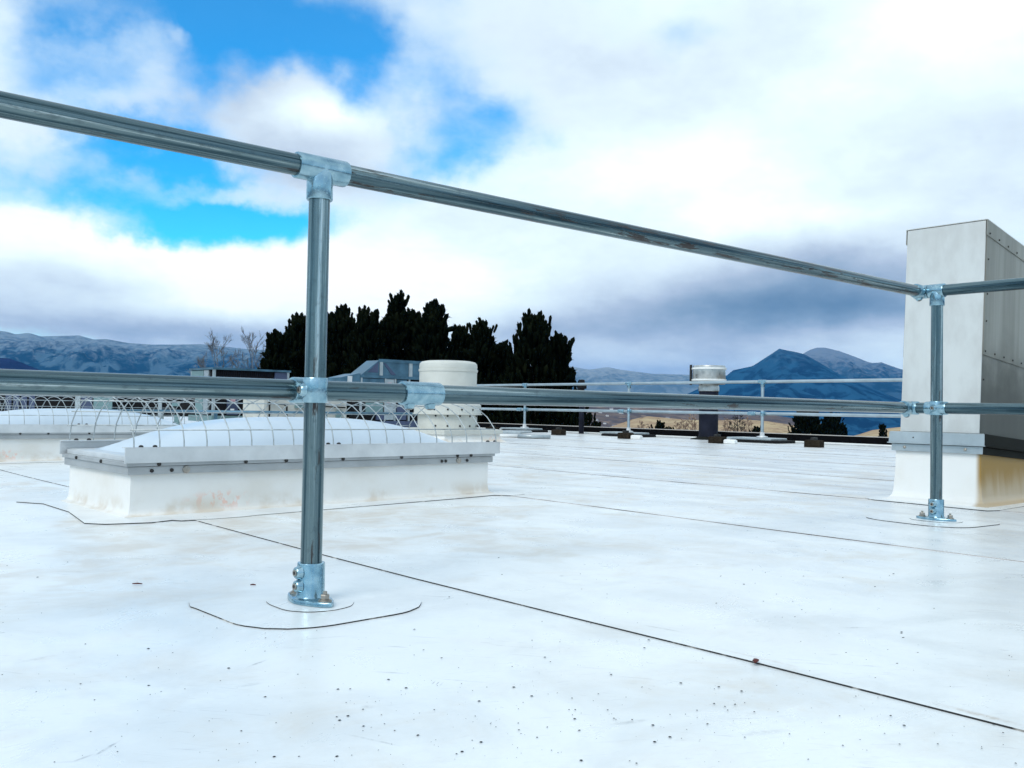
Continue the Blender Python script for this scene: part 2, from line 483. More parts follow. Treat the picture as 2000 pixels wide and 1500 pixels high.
MT['flash_dark'] = plain('near_black_flashing', (0.014, 0.015, 0.013), 0.75, 0.0, 0.3, 9, 0.0, 0.08)  # near black: paints the shadow on the duct collar's flank; also flue flashing
MT['cream'] = plain('cream_paint', (0.57, 0.57, 0.52), 0.45, 0.0, 0.08, 4, 0.05)
MT['black'] = plain('black_paint', (0.012, 0.012, 0.013), 0.6, 0.0, 0.2, 5, 0.0, 0.08)
MT['parapet'] = plain('dark_parapet_metal', (0.004, 0.004, 0.005), 0.7, 0.0, 0.3, 3, 0.0, 0.04)
MT['tancap'] = plain('tan_coping', (0.40, 0.36, 0.32), 0.5, 0.1, 0.15, 3)
MT['ste'] = plain('brushed_stainless', (0.50, 0.50, 0.48), 0.32, 0.75, 0.2, 12)
MT['navy'] = plain('dark_flue_pipe', (0.016, 0.018, 0.030), 0.5, 0.0, 0.3, 6, 0.0, 0.08)
MT['teal'] = plain('grey_green_enamel', (0.15, 0.25, 0.26), 0.45, 0.1, 0.1, 4)
MT['bluepl'] = plain('blue_grey_enamel', (0.055, 0.075, 0.14), 0.45, 0.1, 0.15, 4)
MT['hood'] = plain('galvanised_hood', (0.075, 0.16, 0.225), 0.34, 0.5, 0.3, 5)
MT['coil'] = plain('condenser_coil', (0.010, 0.010, 0.012), 0.7, 0.0, 0.3, 30, 0.0, 0.08)
MT['wood'] = plain('weathered_timber', (0.022, 0.017, 0.012), 0.85, 0.0, 0.5, 18, 0.0, 0.08)
MT['white'] = plain('white_plastic', (0.80, 0.80, 0.78), 0.4, 0.0, 0.05, 10)
MT['red'] = plain('warning_sticker', (0.50, 0.30, 0.33), 0.5, 0.0, 0.1, 10)
MT['pine'] = mat('pine_needles', m_pine)
MT['bark'] = plain('dark_bark', (0.016, 0.013, 0.010), 0.9, 0.0, 0.4, 8)
MT['birch'] = plain('pale_bark', (0.17, 0.185, 0.20), 0.8, 0.0, 0.4, 5)
MT['twig'] = plain('bare_twigs', (0.135, 0.15, 0.175), 0.8, 0.0, 0.4, 5)
MT['rust_twig'] = plain('reddish_twigs', (0.30, 0.205, 0.15), 0.9, 0.0, 0.4, 0.6)
MT['leaf'] = plain('dry_red_leaf', (0.10, 0.018, 0.014), 0.8, 0.0, 0.5, 60)
MT['grit'] = plain('dark_grit', (0.018, 0.016, 0.015), 0.95, 0.0, 0.6, 20, 0.0, 0.1)


# ------------------------------------------------------------------ mesh building
class MB:
    def __init__(s):
        s.v, s.f, s.mi = [], [], []

    def add(s, verts, faces, mi=0):
        o = len(s.v)
        s.v += [tuple(p) for p in verts]
        s.f += [tuple(o + i for i in f) for f in faces]
        s.mi += [mi] * len(faces)
        return s

    def box(s, x0, x1, y0, y1, z0, z1, mi=0):
        v = [(x, y, z) for z in (z0, z1) for y in (y0, y1) for x in (x0, x1)]
        return s.add(v, [(0, 2, 3, 1), (4, 5, 7, 6), (0, 1, 5, 4), (2, 6, 7, 3), (0, 4, 6, 2), (1, 3, 7, 5)], mi)

    def cbox(s, x0, x1, y0, y1, z0, z1, c=0.004, mi=0):
        """box with chamfered vertical and top edges"""
        def ring(z, i):
            return [(x0 + c + i, y0 + i, z), (x1 - c - i, y0 + i, z), (x1 - i, y0 + c + i, z), (x1 - i, y1 - c - i, z),
                    (x1 - c - i, y1 - i, z), (x0 + c + i, y1 - i, z), (x0 + i, y1 - c - i, z), (x0 + i, y0 + c + i, z)]
        v = ring(z0, 0) + ring(z1 - c, 0) + ring(z1, c)
        f = [tuple(range(7, -1, -1)), tuple(range(16, 24))]
        for k in (0, 8):
            f += [(k + i, k + (i + 1) % 8, k + 8 + (i + 1) % 8, k + 8 + i) for i in range(8)]
        return s.add(v, f, mi)

    def tube(s, pts, r, n=8, cap=True, mi=0, radii=None):
        pts = [Vector(p) for p in pts]
        o = len(s.v)
        prev = None
        for i, p in enumerate(pts):
            a = pts[max(i - 1, 0)]
            c = pts[min(i + 1, len(pts) - 1)]
            t = (c - a).normalized()
            if prev is None:
                ref = Vector((0, 0, 1)) if abs(t.z) < 0.9 else Vector((1, 0, 0))
                u = t.cross(ref).normalized()
            else:
                u = (prev - t * prev.dot(t)).normalized()
            prev = u
            w = t.cross(u)
            rr = radii[i] if radii else r
            for k in range(n):
                q = 2 * math.pi * k / n
                s.v.append(tuple(p + (u * math.cos(q) + w * math.sin(q)) * rr))
        for i in range(len(pts) - 1):
            for k in range(n):
                a, b = o + i * n + k, o + i * n + (k + 1) % n
                s.f.append((a, b, b + n, a + n))
                s.mi.append(mi)
        if cap:
            s.f.append(tuple(o + k for k in range(n - 1, -1, -1)))
            s.f.append(tuple(o + (len(pts) - 1) * n + k for k in range(n)))
            s.mi += [mi, mi]
        return s

    def lathe(s, prof, n=32, c=(0, 0, 0), axis='Z', mi=0):
        o = len(s.v)
        for r, z in prof:
            for k in range(n):
                q = 2 * math.pi * k / n
                a, b = r * math.cos(q), r * math.sin(q)
                p = {'Z': (a, b, z), 'X': (z, a, b), 'Y': (b, z, a)}[axis]
                s.v.append((c[0] + p[0], c[1] + p[1], c[2] + p[2]))
        m = len(prof)
        for i in range(m - 1):
            for k in range(n):
                a, b = o + i * n + k, o + i * n + (k + 1) % n
                s.f.append((a, b, b + n, a + n))
                s.mi.append(mi)
        if prof[0][0] > 1e-6:
            s.f.append(tuple(o + k for k in range(n - 1, -1, -1)))
            s.mi.append(mi)
        if prof[-1][0] > 1e-6:
            s.f.append(tuple(o + (m - 1) * n + k for k in range(n)))
            s.mi.append(mi)
        return s

    def prism(s, outline, z0, z1, mi=0, mi_side=None):
        n = len(outline)
        v = [(x, y, z0) for x, y in outline] + [(x, y, z1) for x, y in outline]
        s.add(v, [tuple(range(n - 1, -1, -1)), tuple(range(n, 2 * n))], mi)
        o = len(s.v) - 2 * n
        for i in range(n):
            j = (i + 1) % n
            s.f.append((o + i, o + j, o + n + j, o + n + i))
            s.mi.append(mi if mi_side is None else mi_side)
        return s

    def loft_rect(s, x0, x1, y0, y1, levels, cap=True, mi=0, dz=None):
        """levels: (outward offset, z); dz(x) lowers the upper levels with x"""
        o = len(s.v)
        for k, (e, z) in enumerate(levels):
            for x, y in ((x0 - e, y0 - e), (x1 + e, y0 - e), (x1 + e, y1 + e), (x0 - e, y1 + e)):
                s.v.append((x, y, z + (dz(x, z) if dz else 0)))
        for k in range(len(levels) - 1):
            for i in range(4):
                a, b = o + 4 * k + i, o + 4 * k + (i + 1) % 4
                s.f.append((a, b, b + 4, a + 4))
                s.mi.append(mi)
        if cap:
            q = o + 4 * (len(levels) - 1)
            s.f.append((q, q + 1, q + 2, q + 3))
            s.mi.append(mi)
        return s

    def mesh(s, name, mats, smooth=False):
        me = bpy.data.meshes.new(name)
        me.from_pydata(s.v, [], s.f)
        for m in (mats if isinstance(mats, (list, tuple)) else [mats]):
            me.materials.append(m)
        me.polygons.foreach_set('material_index', s.mi)
        if smooth:
            me.polygons.foreach_set('use_smooth', [True] * len(s.f))
        me.update()
        return me

    def build(s, name, mats, parent=None, smooth=False, loc=None, rot=None):
        return link(name, s.mesh(name, mats, smooth), parent, loc, rot)


def link(name, me, parent=None, loc=None, rot=None):
    o = bpy.data.objects.new(name, me)
    COL.objects.link(o)
    if parent:
        o.parent = parent
    if loc is not None:
        o.location = loc
    if rot is not None:
        o.rotation_euler = rot
    return o


def smooth_angle(o, deg=35):
    """smooth shading with sharp edges kept above the given angle"""
    me = o.data
    bm = bmesh.new()
    bm.from_mesh(me)
    for f in bm.faces:
        f.smooth = True
    for e in bm.edges:
        if len(e.link_faces) == 2 and e.calc_face_angle(0) > R(deg):
            e.smooth = False
    bm.to_mesh(me)
    bm.free()
    return o


def thing(name, label, cat, loc=(0, 0, 0), rz=0.0, group=None):
    o = bpy.data.objects.new(name, None)
    COL.objects.link(o)
    o.empty_display_size = 0.1
    o.location = loc
    o.rotation_euler = (0, 0, rz)
    return tag(o, label, cat, group)


def tag(o, label, cat, group=None):
    o['label'] = label
    o['category'] = cat
    if group:
        o['group'] = group
    return o


def kind(o, k):
    o['kind'] = k
    return o


def dup(root, loc=None, rz=None, label=None):
    r = root.copy()
    COL.objects.link(r)
    if loc is not None:
        r.location = loc
    if rz is not None:
        r.rotation_euler = (0, 0, rz)
    if label:
        r['label'] = label
    for ch in list(root.children):
        c = ch.copy()
        COL.objects.link(c)
        c.parent = r
        for g in list(ch.children):
            e = g.copy()
            COL.objects.link(e)
            e.parent = c
    return r


# ------------------------------------------------------------------ terrain
GX, GY = 12.75, 32.0          # roof edges


def ground_z(r):
    t = min(max((r - 235.0) / 1700.0, 0.0), 1.0)
    return -5.0 - 95.0 * (t * t * (3 - 2 * t)) - (3.0 * min(max((r - 235) / 60.0, 0), 1))


def make_ground():
    mb = MB()
    radii = [0.0, 30, 60, 100, 150, 200, 235, 250, 270, 300, 350, 450, 600, 800, 1100, 1500, 2000, 2700, 4000, 6500, 11400]
    n = 96
    v, f = [(0, 0, -5)], []
    for r in radii[1:]:
        for k in range(n):
            a = 2 * math.pi * k / n
            v.append((r * math.cos(a), r * math.sin(a), ground_z(r)))
    for k in range(n):
        f.append((0, 1 + k, 1 + (k + 1) % n))
    for i in range(len(radii) - 2):
        for k in range(n):
            a, b = 1 + i * n + k, 1 + i * n + (k + 1) % n
            f.append((a, a + n, b + n, b))
    mb.add(v, f)
    o = mb.build('ground', mat('dry_valley_ground', m_scrub((0.22, 0.18, 0.13), (0.15, 0.13, 0.10), (0.06, 0.06, 0.06), 0.004, 0.02)), smooth=True)
    kind(o, 'structure')


make_ground()


def terrain(name, sil, D, foot, base, material, label_kind='structure', amp=0.16, n_t=46, seed=0.0, step=6.0, back=0.7):
    """A hill or range whose crest line lies at distance D; foot = how far its slope runs towards the viewer."""
    sil = sorted(sil)
    px = np.arange(sil[0][0], sil[-1][0] + 1, step)
    py = np.interp(px, [a for a, _ in sil], [b for _, b in sil])
    v, f = [], []
    cols = []
    for x, y in zip(px, py):
        r = ray(x, y)
        h = Vector((r.x, r.y, 0))
        k = D / h.length
        cols.append((h.normalized(), EYE.z + r.z * k))
    ts = [i / (n_t - 1) for i in range(n_t)]
    rows = [(D - foot * (1 - t), t) for t in ts] + [(D + foot * back * u, 1 - u) for u in (0.15, 0.4, 0.7, 1.0)]
    for (dirv, H), x in zip(cols, px):
        for i, (dist, t) in enumerate(rows):
            p = dirv * dist
            prof = t ** 1.25 * 0.75 + 0.25 * t
            z = base + (H - base) * prof
            if i < n_t:
                s = 2.6 / foot
                q = Vector((p.x * s + seed, p.y * s, 0.0))
                rid = mnoise.ridged_multi_fractal(q, 0.9, 2.1, 6, 1.0, 2.0, noise_basis='PERLIN_ORIGINAL') - 1.1
                z += (H - base) * amp * rid * math.sin(math.pi * min(t, 1.0)) ** 0.8
            if t <= 0.0:
                z = base
            v.append((p.x, p.y, max(z, base)))
    nr = len(rows)
    for c in range(len(cols) - 1):
        for i in range(nr - 1):
            a = c * nr + i
            f.append((a, a + nr, a + nr + 1, a + 1))
    o = MB().add(v, f).build(name, material, smooth=True)
    return kind(o, label_kind)


MT['mtn_near'] = mat('forested_mountain', m_mount((0.003, 0.020, 0.060), (0.016, 0.070, 0.140), (0.05, 0.10, 0.16), 0.007))
MT['mtn_far'] = mat('frosted_mountain', m_mount((0.008, 0.035, 0.075), (0.036, 0.080, 0.135), (0.19, 0.22, 0.27), 0.006))
MT['mtn_left'] = mat('snow_dusted_mountain', m_mount((0.008, 0.034, 0.070), (0.070, 0.125, 0.175), (0.24, 0.29, 0.34), 0.006))
MT['hill_dark'] = mat('dark_wooded_hill', m_mount((0.010, 0.016, 0.060), (0.016, 0.022, 0.075), (0.03, 0.03, 0.06), 0.01))
MT['town'] = mat('brown_hillside', m_scrub((0.15, 0.115, 0.10), (0.085, 0.07, 0.075), (0.30, 0.22, 0.17), 0.012, 0.02))
MT['grass'] = mat('dry_tan_grass', m_scrub((0.46, 0.36, 0.23), (0.35, 0.25, 0.17), (0.11, 0.07, 0.05), 0.12, 0.5))

terrain('mountain', [(-260, 668), (-100, 655), (-40, 650), (0, 646), (14, 648), (31, 653), (56, 650), (80, 657), (117, 656), (154, 655), (183, 663),
                     (207, 662), (252, 670), (297, 673), (350, 673), (392, 672), (476, 681), (520, 684), (620, 695), (760, 705), (950, 722), (1090, 745), (1160, 775)],
        7600, 2600, -100, MT['mtn_left'], amp=0.30, seed=3.3)
terrain('mountain', [(-260, 690), (-60, 692), (0, 699), (18, 700), (42, 708), (64, 717), (110, 735), (200, 760), (300, 790)],
        3600, 900, -100, MT['hill_dark'], amp=0.12, seed=9.1)
MT['mtn_mist'] = mat('misty_mountain', m_mount((0.10, 0.145, 0.185), (0.17, 0.215, 0.25), (0.34, 0.36, 0.38), 0.0045))  # mist over the middle range is put into this paler colour
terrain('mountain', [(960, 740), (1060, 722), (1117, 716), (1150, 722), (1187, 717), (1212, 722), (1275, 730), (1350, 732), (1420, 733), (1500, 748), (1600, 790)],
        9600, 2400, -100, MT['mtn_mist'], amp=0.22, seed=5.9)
terrain('mountain', [(1440, 760), (1500, 735), (1570, 690), (1582, 683), (1596, 679), (1612, 679), (1636, 685), (1668, 696), (1690, 705), (1702, 709), (1722, 708), (1759, 721), (1830, 735), (1950, 752), (2150, 775), (2300, 790)],
        8400, 2600, -100, MT['mtn_far'], amp=0.30, seed=1.7)
terrain('mountain', [(1330, 775), (1380, 752), (1416, 736), (1432, 723), (1470, 715), (1490, 702), (1510, 689), (1522, 681), (1535, 684), (1552, 687), (1572, 692),
                     (1600, 708), (1637, 730), (1675, 746), (1759, 781), (1850, 800), (1950, 812)],
        6400, 2300, -100, MT['mtn_near'], amp=0.30, seed=12.4)
terrain('hillside', [(1040, 775), (1110, 773), (1200, 782), (1270, 790), (1330, 797), (1400, 800), (1450, 804), (1520, 812), (1580, 822), (1650, 838)],
        2300, 1200, -100, MT['town'], amp=0.10, seed=2.2)
terrain('grassy_mound', [(1120, 850), (1168, 842), (1200, 831), (1235, 819), (1265, 813), (1300, 816), (1340, 820), (1400, 821), (1450, 819), (1500, 823), (1552, 831), (1600, 842), (1640, 856)],
        235, 55, -5.2, MT['grass'], amp=0.05, n_t=20, seed=4.2, step=4)
terrain('grassy_mound', [(1640, 858), (1676, 849), (1704, 840), (1727, 837), (1760, 834), (1830, 829), (1950, 830), (2050, 845)],
        225, 50, -5.2, MT['grass'], amp=0.05, n_t=20, seed=7.2, step=4)

def unseen_rear_range():  # unseen hills behind the camera, added to reflect as a dark band in pipes
    mb = MB()
    n, v = 150, []
    for i in range(n + 1):
        a = R(88) + R(284) * i / n
        h = 330 + 190 * mnoise.fractal(Vector((4 * math.cos(a), 4 * math.sin(a), 2.0)), 0.9, 2.0, 5)
        fade = min(1.0, i / 10, (n - i) / 10)
        for d, z in ((3600, -100), (4300, h * 0.42 * fade - 30), (5200, h * fade), (6600, -100)):
            v.append((d * math.cos(a), d * math.sin(a), max(z, -100)))
    f = []
    for i in range(n):
        for k in range(3):
            a = 4 * i + k
            f.append((a, a + 4, a + 5, a + 1))
    mb.add(v, f)
    kind(mb.build('mountain', MT['mtn_near'], smooth=True), 'structure')


unseen_rear_range()

# the air between here and the mountains
hz = bpy.data.materials.new('haze_air')
hz.use_nodes = True
ht = NT(hz.node_tree)
pv = ht.n('ShaderNodeVolumePrincipled', i_Color=(0.10, 0.46, 1.0), i_Density=4.0e-5)
ho = ht.n('ShaderNodeOutputMaterial')
ht.t.links.new(pv.outputs[0], ho.inputs['Volume'])
kind(MB().box(-12500, 12500, -12500, 12500, -110, 760).build('haze', hz), 'stuff')

# ------------------------------------------------------------------ building and roof
mb = MB()
mb.box(-9, GX + 0.25, -14, GY + 0.25, -6.0, -0.32)
kind(mb.build('building_wall', MT['cream']), 'structure')
deck = MB().box(-9, GX + 0.25, -14, GY + 0.25, -0.318, -0.004).build('roof_deck', MT['roof'])
kind(deck, 'structure')


def wob(y, k, a=0.012):
    return a * math.sin(y * 1.7 + k * 2.1) + a * 0.7 * math.sin(y * 0.63 + k) + 0.0025 * math.sin(y * 9.0 + k)


seams = [-9.0, -7.1, -5.4, -3.7, -2.0, -0.3, 1.39, 3.09, 4.66, 6.15, 7.85, 9.5, 11.1, GX]
for k in range(len(seams) - 1):
    x0, x1 = seams[k], seams[k + 1]
    ys = list(np.arange(-14, GY + 0.01, 0.5))
    v, f, mi = [], [], []
    for y in ys:
        a = x0 + wob(y, k) + (0.028 * (1.6 - y) if k == 6 and y < 1.6 else 0.0)
        b = x1 + (wob(y, k + 1) if k < len(seams) - 2 else 0.0) + 0.05 * (k < len(seams) - 2) + (0.028 * (1.6 - y) if k == 5 and y < 1.6 else 0.0)
        v += [(a, y, -0.002), (a, y, 0.0036), (a + 0.06, y, 0.0034), (b, y, 0.0006)]
    mb = MB()
    n = len(ys)
    fs, ms = [], []
    for i in range(n - 1):
        o = 4 * i
        fs += [(o, o + 4, o + 5, o + 1), (o + 1, o + 5, o + 6, o + 2), (o + 2, o + 6, o + 7, o + 3)]
        ms += [1, 0, 0]
    mb.add(v, fs)
    mb.mi = ms
    # faces wound so the top looks up
    mb.f = [tuple(reversed(q)) for q in mb.f]
    mb.build('membrane_sheet', [MT['roof'], MT['edge'] if k < 7 else MT['edge_faint']], deck)


def rounded(cx, cy, hx, hy, rad, rot=0.0, n=8, wobble=0.0, seed=0):
    pts = []
    rr = random.Random(seed)
    for sx, sy, a0 in ((1, 1, 0), (-1, 1, 90), (-1, -1, 180), (1, -1, 270)):
        for k in range(n + 1):
            a = R(a0 + 90 * k / n)
            x = sx * (hx - rad) + rad * math.cos(a) + rr.uniform(-wobble, wobble)
            y = sy * (hy - rad) + rad * math.sin(a) + rr.uniform(-wobble, wobble)
            pts.append((cx + x * math.cos(rot) - y * math.sin(rot), cy + x * math.sin(rot) + y * math.cos(rot)))
    return pts


POST = [(1.027, 1.888), (3.972, 1.823)]
for k, (x, y) in enumerate(POST):
    rot = (0.05, -0.1)[k]
    MB().prism(rounded(x, y + 0.02, 0.225, 0.235, 0.15, rot, 10, 0.002, k), -0.002, (0.0041, 0.0050)[k], 0, 1).build('membrane_patch', [MT['roof'], MT['edge']], deck)
    MB().prism(rounded(x, y, 0.085, 0.105, 0.08, 0, 10, 0.001, k + 5), (0.0041, 0.0050)[k], (0.0058, 0.0066)[k], 0, 1).build('membrane_collar', [MT['roof'], MT['edge']], deck)

# far parapet, low and dark with a thin tan coping
par = thing('parapet', 'low black parapet kerb with tan metal edge along the far roof side', 'parapet', (GX, 9, 0))
MB().box(-0.015, 0.235, -23, 23.25, -0.003, 0.128).build('kerb', MT['parapet'], par)
for k in range(14):
    y0 = -23 + k * 3.3
    MB().cbox(-0.02, 0.24, y0, min(y0 + 3.294, 23.25), 0.1285, 0.135, 0.002).build('coping', MT['tancap'], par)
par2 = thing('parapet', 'low black parapet kerb behind the rooftop machines at the back', 'parapet', (0, GY, 0))
MB().box(-9, GX + 0.22, 0.0, 0.22, -0.003, 0.128).build('kerb', MT['parapet'], par2)
MB().cbox(-9, GX + 0.20, -0.02, 0.24, 0.1285, 0.141, 0.003).build('coping', MT['tancap'], par2)
# white conduit along the foot of the parapet
cnd = MB().tube([(GX - 0.045, -3.0, 0.016), (GX - 0.045, 10.0, 0.016), (GX - 0.045, 18.0, 0.016)], 0.015, 8).build('conduit', MT['white'], None, True)
tag(cnd, 'long white conduit running along the foot of the black parapet', 'pipe')


# ------------------------------------------------------------------ guardrail fittings
def pipe(name, a, b, r=0.0242, parent=None, n=28, m='pipe'):
    a, b = Vector(a), Vector(b)
    L = (b - a).length
    mb_ = MB().tube([(0, 0, 0), (0, 0, L)], r, n)
    o = mb_.build(name, MT[m], parent)
    o.location = a
    q = (b - a).to_track_quat('Z', 'Y')
    o.rotation_euler = (q @ Vector((0, 0, 1)).rotation_difference(Vector((0, 0, 1)))).to_euler()
    smooth_angle(o, 40)
    return o


def sleeve(mb, a, b, r, n=28):
    """a short hollow-looking casting: rounded ends, slight lip"""
    a, b = Vector(a), Vector(b)
    d = (b - a).normalized()
    L = (b - a).length
    e = 0.003
    prof = [(0.0, r - 0.0055), (0.0006, r - 0.001), (e, r), (L - e, r), (L - 0.0006, r - 0.001), (L, r - 0.0055)]
    pts = [a + d * t for t, _ in prof]
    # avoid zero-length frames: fixed frame along d
    ref = Vector((0, 0, 1)) if abs(d.z) < 0.9 else Vector((1, 0, 0))
    u = d.cross(ref).normalized()
    w = d.cross(u)
    o = len(mb.v)
    for p, (_, rr) in zip(pts, prof):
        for k in range(n):
            q = 2 * math.pi * k / n
            mb.v.append(tuple(p + (u * math.cos(q) + w * math.sin(q)) * rr))
    for i in range(len(prof) - 1):
        for k in range(n):
            s, t2 = o + i * n + k, o + i * n + (k + 1) % n
            mb.f.append((s, t2, t2 + n, s + n))
            mb.mi.append(0)
    # dark gap ring between casting and pipe
    for i, sgn in ((0, 1), (len(prof) - 1, -1)):
        c0 = o + i * n
        o2 = len(mb.v)
        for k in range(n):
            q = 2 * math.pi * k / n
            mb.v.append(tuple(pts[i] + d * (0.004 * sgn) + (u * math.cos(q) + w * math.sin(q)) * 0.0235))
        for k in range(n):
            mb.f.append((c0 + k, c0 + (k + 1) % n, o2 + (k + 1) % n, o2 + k))
            mb.mi.append(1)
    return mb


def boss(mb, p, d, r=0.0125, h=0.012):
    p, d = Vector(p), Vector(d).normalized()
    mb.tube([p, p + d * h * 0.45, p + d * h * 0.85, p + d * h], r, 16, True, 0, [r * 1.35, r * 1.1, r, r * 0.82])


def set_screw(p, d, parent):
    p, d = Vector(p), Vector(d).normalized()
    s = MB().tube([p, p + d * 0.0025], 0.0074, 12, True, 0)
    s.tube([p + d * 0.0026, p + d * 0.0030], 0.0042, 6, True, 1)
    return s.build('set_screw', [MT['bolt'], MT['socket']], parent)


def fitting(name, parent, sleeves, bosses=()):
    mb = MB()
    for a, b, r in sleeves:
        sleeve(mb, a, b, r)
    for p, d in bosses:
        boss(mb, p, d)
    o = mb.build(name, [MT['zinc'], MT['socket']], parent)
    smooth_angle(o, 38)
    for p, d in bosses:
        set_screw(Vector(p) + Vector(d).normalized() * 0.0118, d, o)
    return o


RAIL_Y, RAIL_MY = 1.888, 1.941
ZT, ZM = 0.992, 0.485
PB = 0.0066


def hexnut(c, r, h, parent, name='bolt'):
    x, y, z = c
    mb = MB()
    mb.lathe([(0.0155, 0.0), (0.0155, 0.0025)], 20, (x, y, z))
    mb.lathe([(0.0125, 0.0026), (0.0125, 0.0045)], 20, (x, y, z))
    mb.lathe([(r * 0.95, 0.0046), (r, 0.006), (r, 0.0046 + h - 0.0015), (r * 0.9, 0.0046 + h)], 6, (x, y, z))
    mb.lathe([(0.0048, 0.0046 + h), (0.0048, 0.0046 + h + 0.006), (0.0035, 0.0046 + h + 0.007)], 10, (x, y, z))
    return mb.build(name, MT['bolt'], parent)


def base_flange(x, y, z, parent, rot=0.0):
    mb = MB()
    # rounded diamond plate, long axis along Y, then the socket
    out = []
    for k in range(48):
        a = 2 * math.pi * k / 48
        c, s2 = math.cos(a), math.sin(a)
        p = 1.45
        rr = 1.0 / (abs(c / 0.042) ** p + abs(s2 / 0.087) ** p) ** (1 / p)
        rr = min(rr, 0.0865)
        out.append((rr * c, rr * s2))
    n = len(out)
    v = [(a, b, 0.0) for a, b in out] + [(a, b, 0.007) for a, b in out] + [(a * 0.965, b * 0.98, 0.0095) for a, b in out]
    f = [tuple(range(n - 1, -1, -1)), tuple(range(2 * n, 3 * n))]
    for o in (0, n):
        f += [(o + i, o + (i + 1) % n, o + n + (i + 1) % n, o + n + i) for i in range(n)]
    mb.add(v, f)
    mb.lathe([(0.040, 0.0096), (0.034, 0.012), (0.0315, 0.018), (0.0312, 0.085), (0.0300, 0.0885), (0.0262, 0.0887)], 32)
    d = (-1, 0, 0)
    bosses = [((-0.029, 0, 0.038), d), ((-0.029, 0, 0.068), d)]
    for p, q in bosses:
        boss(mb, p, q)
    o = mb.build('base_flange', MT['zinc'], parent, False, (x, y, z))
    smooth_angle(o, 38)
    o.rotation_euler = (0, 0, rot)
    for p, q in bosses:
        set_screw(Vector(p) + Vector(q) * 0.0118, q, o)
    for sy in (-1, 1):
        hexnut((0, sy * 0.060, 0.0096), 0.0105, 0.011, o)
    return o


gr = thing('guardrail', 'near galvanised pipe guardrail with two posts standing on the white roof', 'guardrail', (POST[0][0], POST[0][1], 0))
gr_off = -Vector(gr.location)


def gp(*a):
    return tuple(Vector(a) + gr_off)


X1, Y1 = POST[0]
X2, Y2 = POST[1]
pipe('post', gp(X1, Y1, PB + 0.011), gp(X1, Y1, ZT - 0.02), parent=gr)
pipe('post', gp(X2, Y2, PB + 0.011), gp(X2, Y2, ZT - 0.02), parent=gr)
base_flange(*gp(X1, Y1, PB), gr, 0.06)
base_flange(*gp(X2, Y2, PB), gr, 0.0)
# top rail
pipe('top_rail', gp(-1.9, RAIL_Y, ZT), gp(X1, RAIL_Y, ZT), parent=gr)
worn = pipe('top_rail', gp(X1 + 0.002, RAIL_Y, ZT), gp(X2 - 0.03, RAIL_Y, ZT), parent=gr)
worn.data.materials[0] = MT['pipe_worn']
worn['label'] = 'top rail with rust scale and scrapes along its upper side'
pipe('top_rail', gp(X2, -1.6, ZT), gp(X2, RAIL_Y + 0.03, ZT), parent=gr)
fitting('tee_fitting', gr, [(gp(X1 - 0.062, RAIL_Y, ZT), gp(X1 + 0.066, RAIL_Y, ZT), 0.0300), (gp(X1, Y1, ZT - 0.072), gp(X1, Y1, ZT), 0.0300)])
fitting('tee_fitting', gr, [(gp(X2, Y2 - 0.034, ZT), gp(X2, Y2 + 0.034, ZT), 0.0300), (gp(X2, Y2, ZT - 0.066), gp(X2, Y2, ZT), 0.0300)])
fitting('corner_fitting', gr, [(gp(X2, RAIL_Y - 0.0285, ZT), gp(X2, RAIL_Y + 0.034, ZT), 0.0295), (gp(X2 - 0.066, RAIL_Y, ZT), gp(X2, RAIL_Y, ZT), 0.0300)],
        [(gp(X2 - 0.03, RAIL_Y, ZT - 0.028), (0, -0.25, -1))])
# mid rail passes behind the first post
MJ = 1.352
pipe('mid_rail', gp(-1.9, RAIL_MY, ZM), gp(MJ, RAIL_MY, ZM), parent=gr)
pipe('mid_rail', gp(MJ + 0.002, RAIL_MY, ZM), gp(X2 - 0.03, RAIL_MY, ZM), parent=gr)
pipe('mid_rail', gp(X2, -1.6, ZM), gp(X2, RAIL_MY + 0.03, ZM), parent=gr)
fitting('crossover_fitting', gr, [(gp(X1, Y1, ZM - 0.029), gp(X1, Y1, ZM + 0.029), 0.0285), (gp(X1 - 0.032, RAIL_MY, ZM), gp(X1 + 0.032, RAIL_MY, ZM), 0.0300)],
        [(gp(X1 - 0.0255, Y1 + 0.004, ZM), (-1, 0.05, 0))])
fitting('coupling', gr, [(gp(MJ - 0.055, RAIL_MY, ZM), gp(MJ + 0.062, RAIL_MY, ZM), 0.0300)],
        [(gp(MJ - 0.030, RAIL_MY, ZM - 0.027), (0, -0.1, -1)), (gp(MJ + 0.034, RAIL_MY, ZM - 0.027), (0, -0.1, -1))])
fitting('crossover_fitting', gr, [(gp(X2, Y2, ZM - 0.030), gp(X2, Y2, ZM + 0.030), 0.0288), (gp(X2, Y2 - 0.046, ZM), gp(X2, Y2 + 0.046, ZM), 0.0286)],
        [(gp(X2 - 0.026, Y2 + 0.002, ZM), (-1, 0, 0))])
fitting('corner_fitting', gr, [(gp(X2, RAIL_MY - 0.038, ZM), gp(X2, RAIL_MY + 0.034, ZM), 0.0295), (gp(X2 - 0.066, RAIL_MY, ZM), gp(X2, RAIL_MY, ZM), 0.0300)],
        [(gp(X2 - 0.03, RAIL_MY, ZM - 0.028), (0, -0.25, -1))])

# ------------------------------------------------------------------ skylights
SKL, SKW = 1.86, 0.72


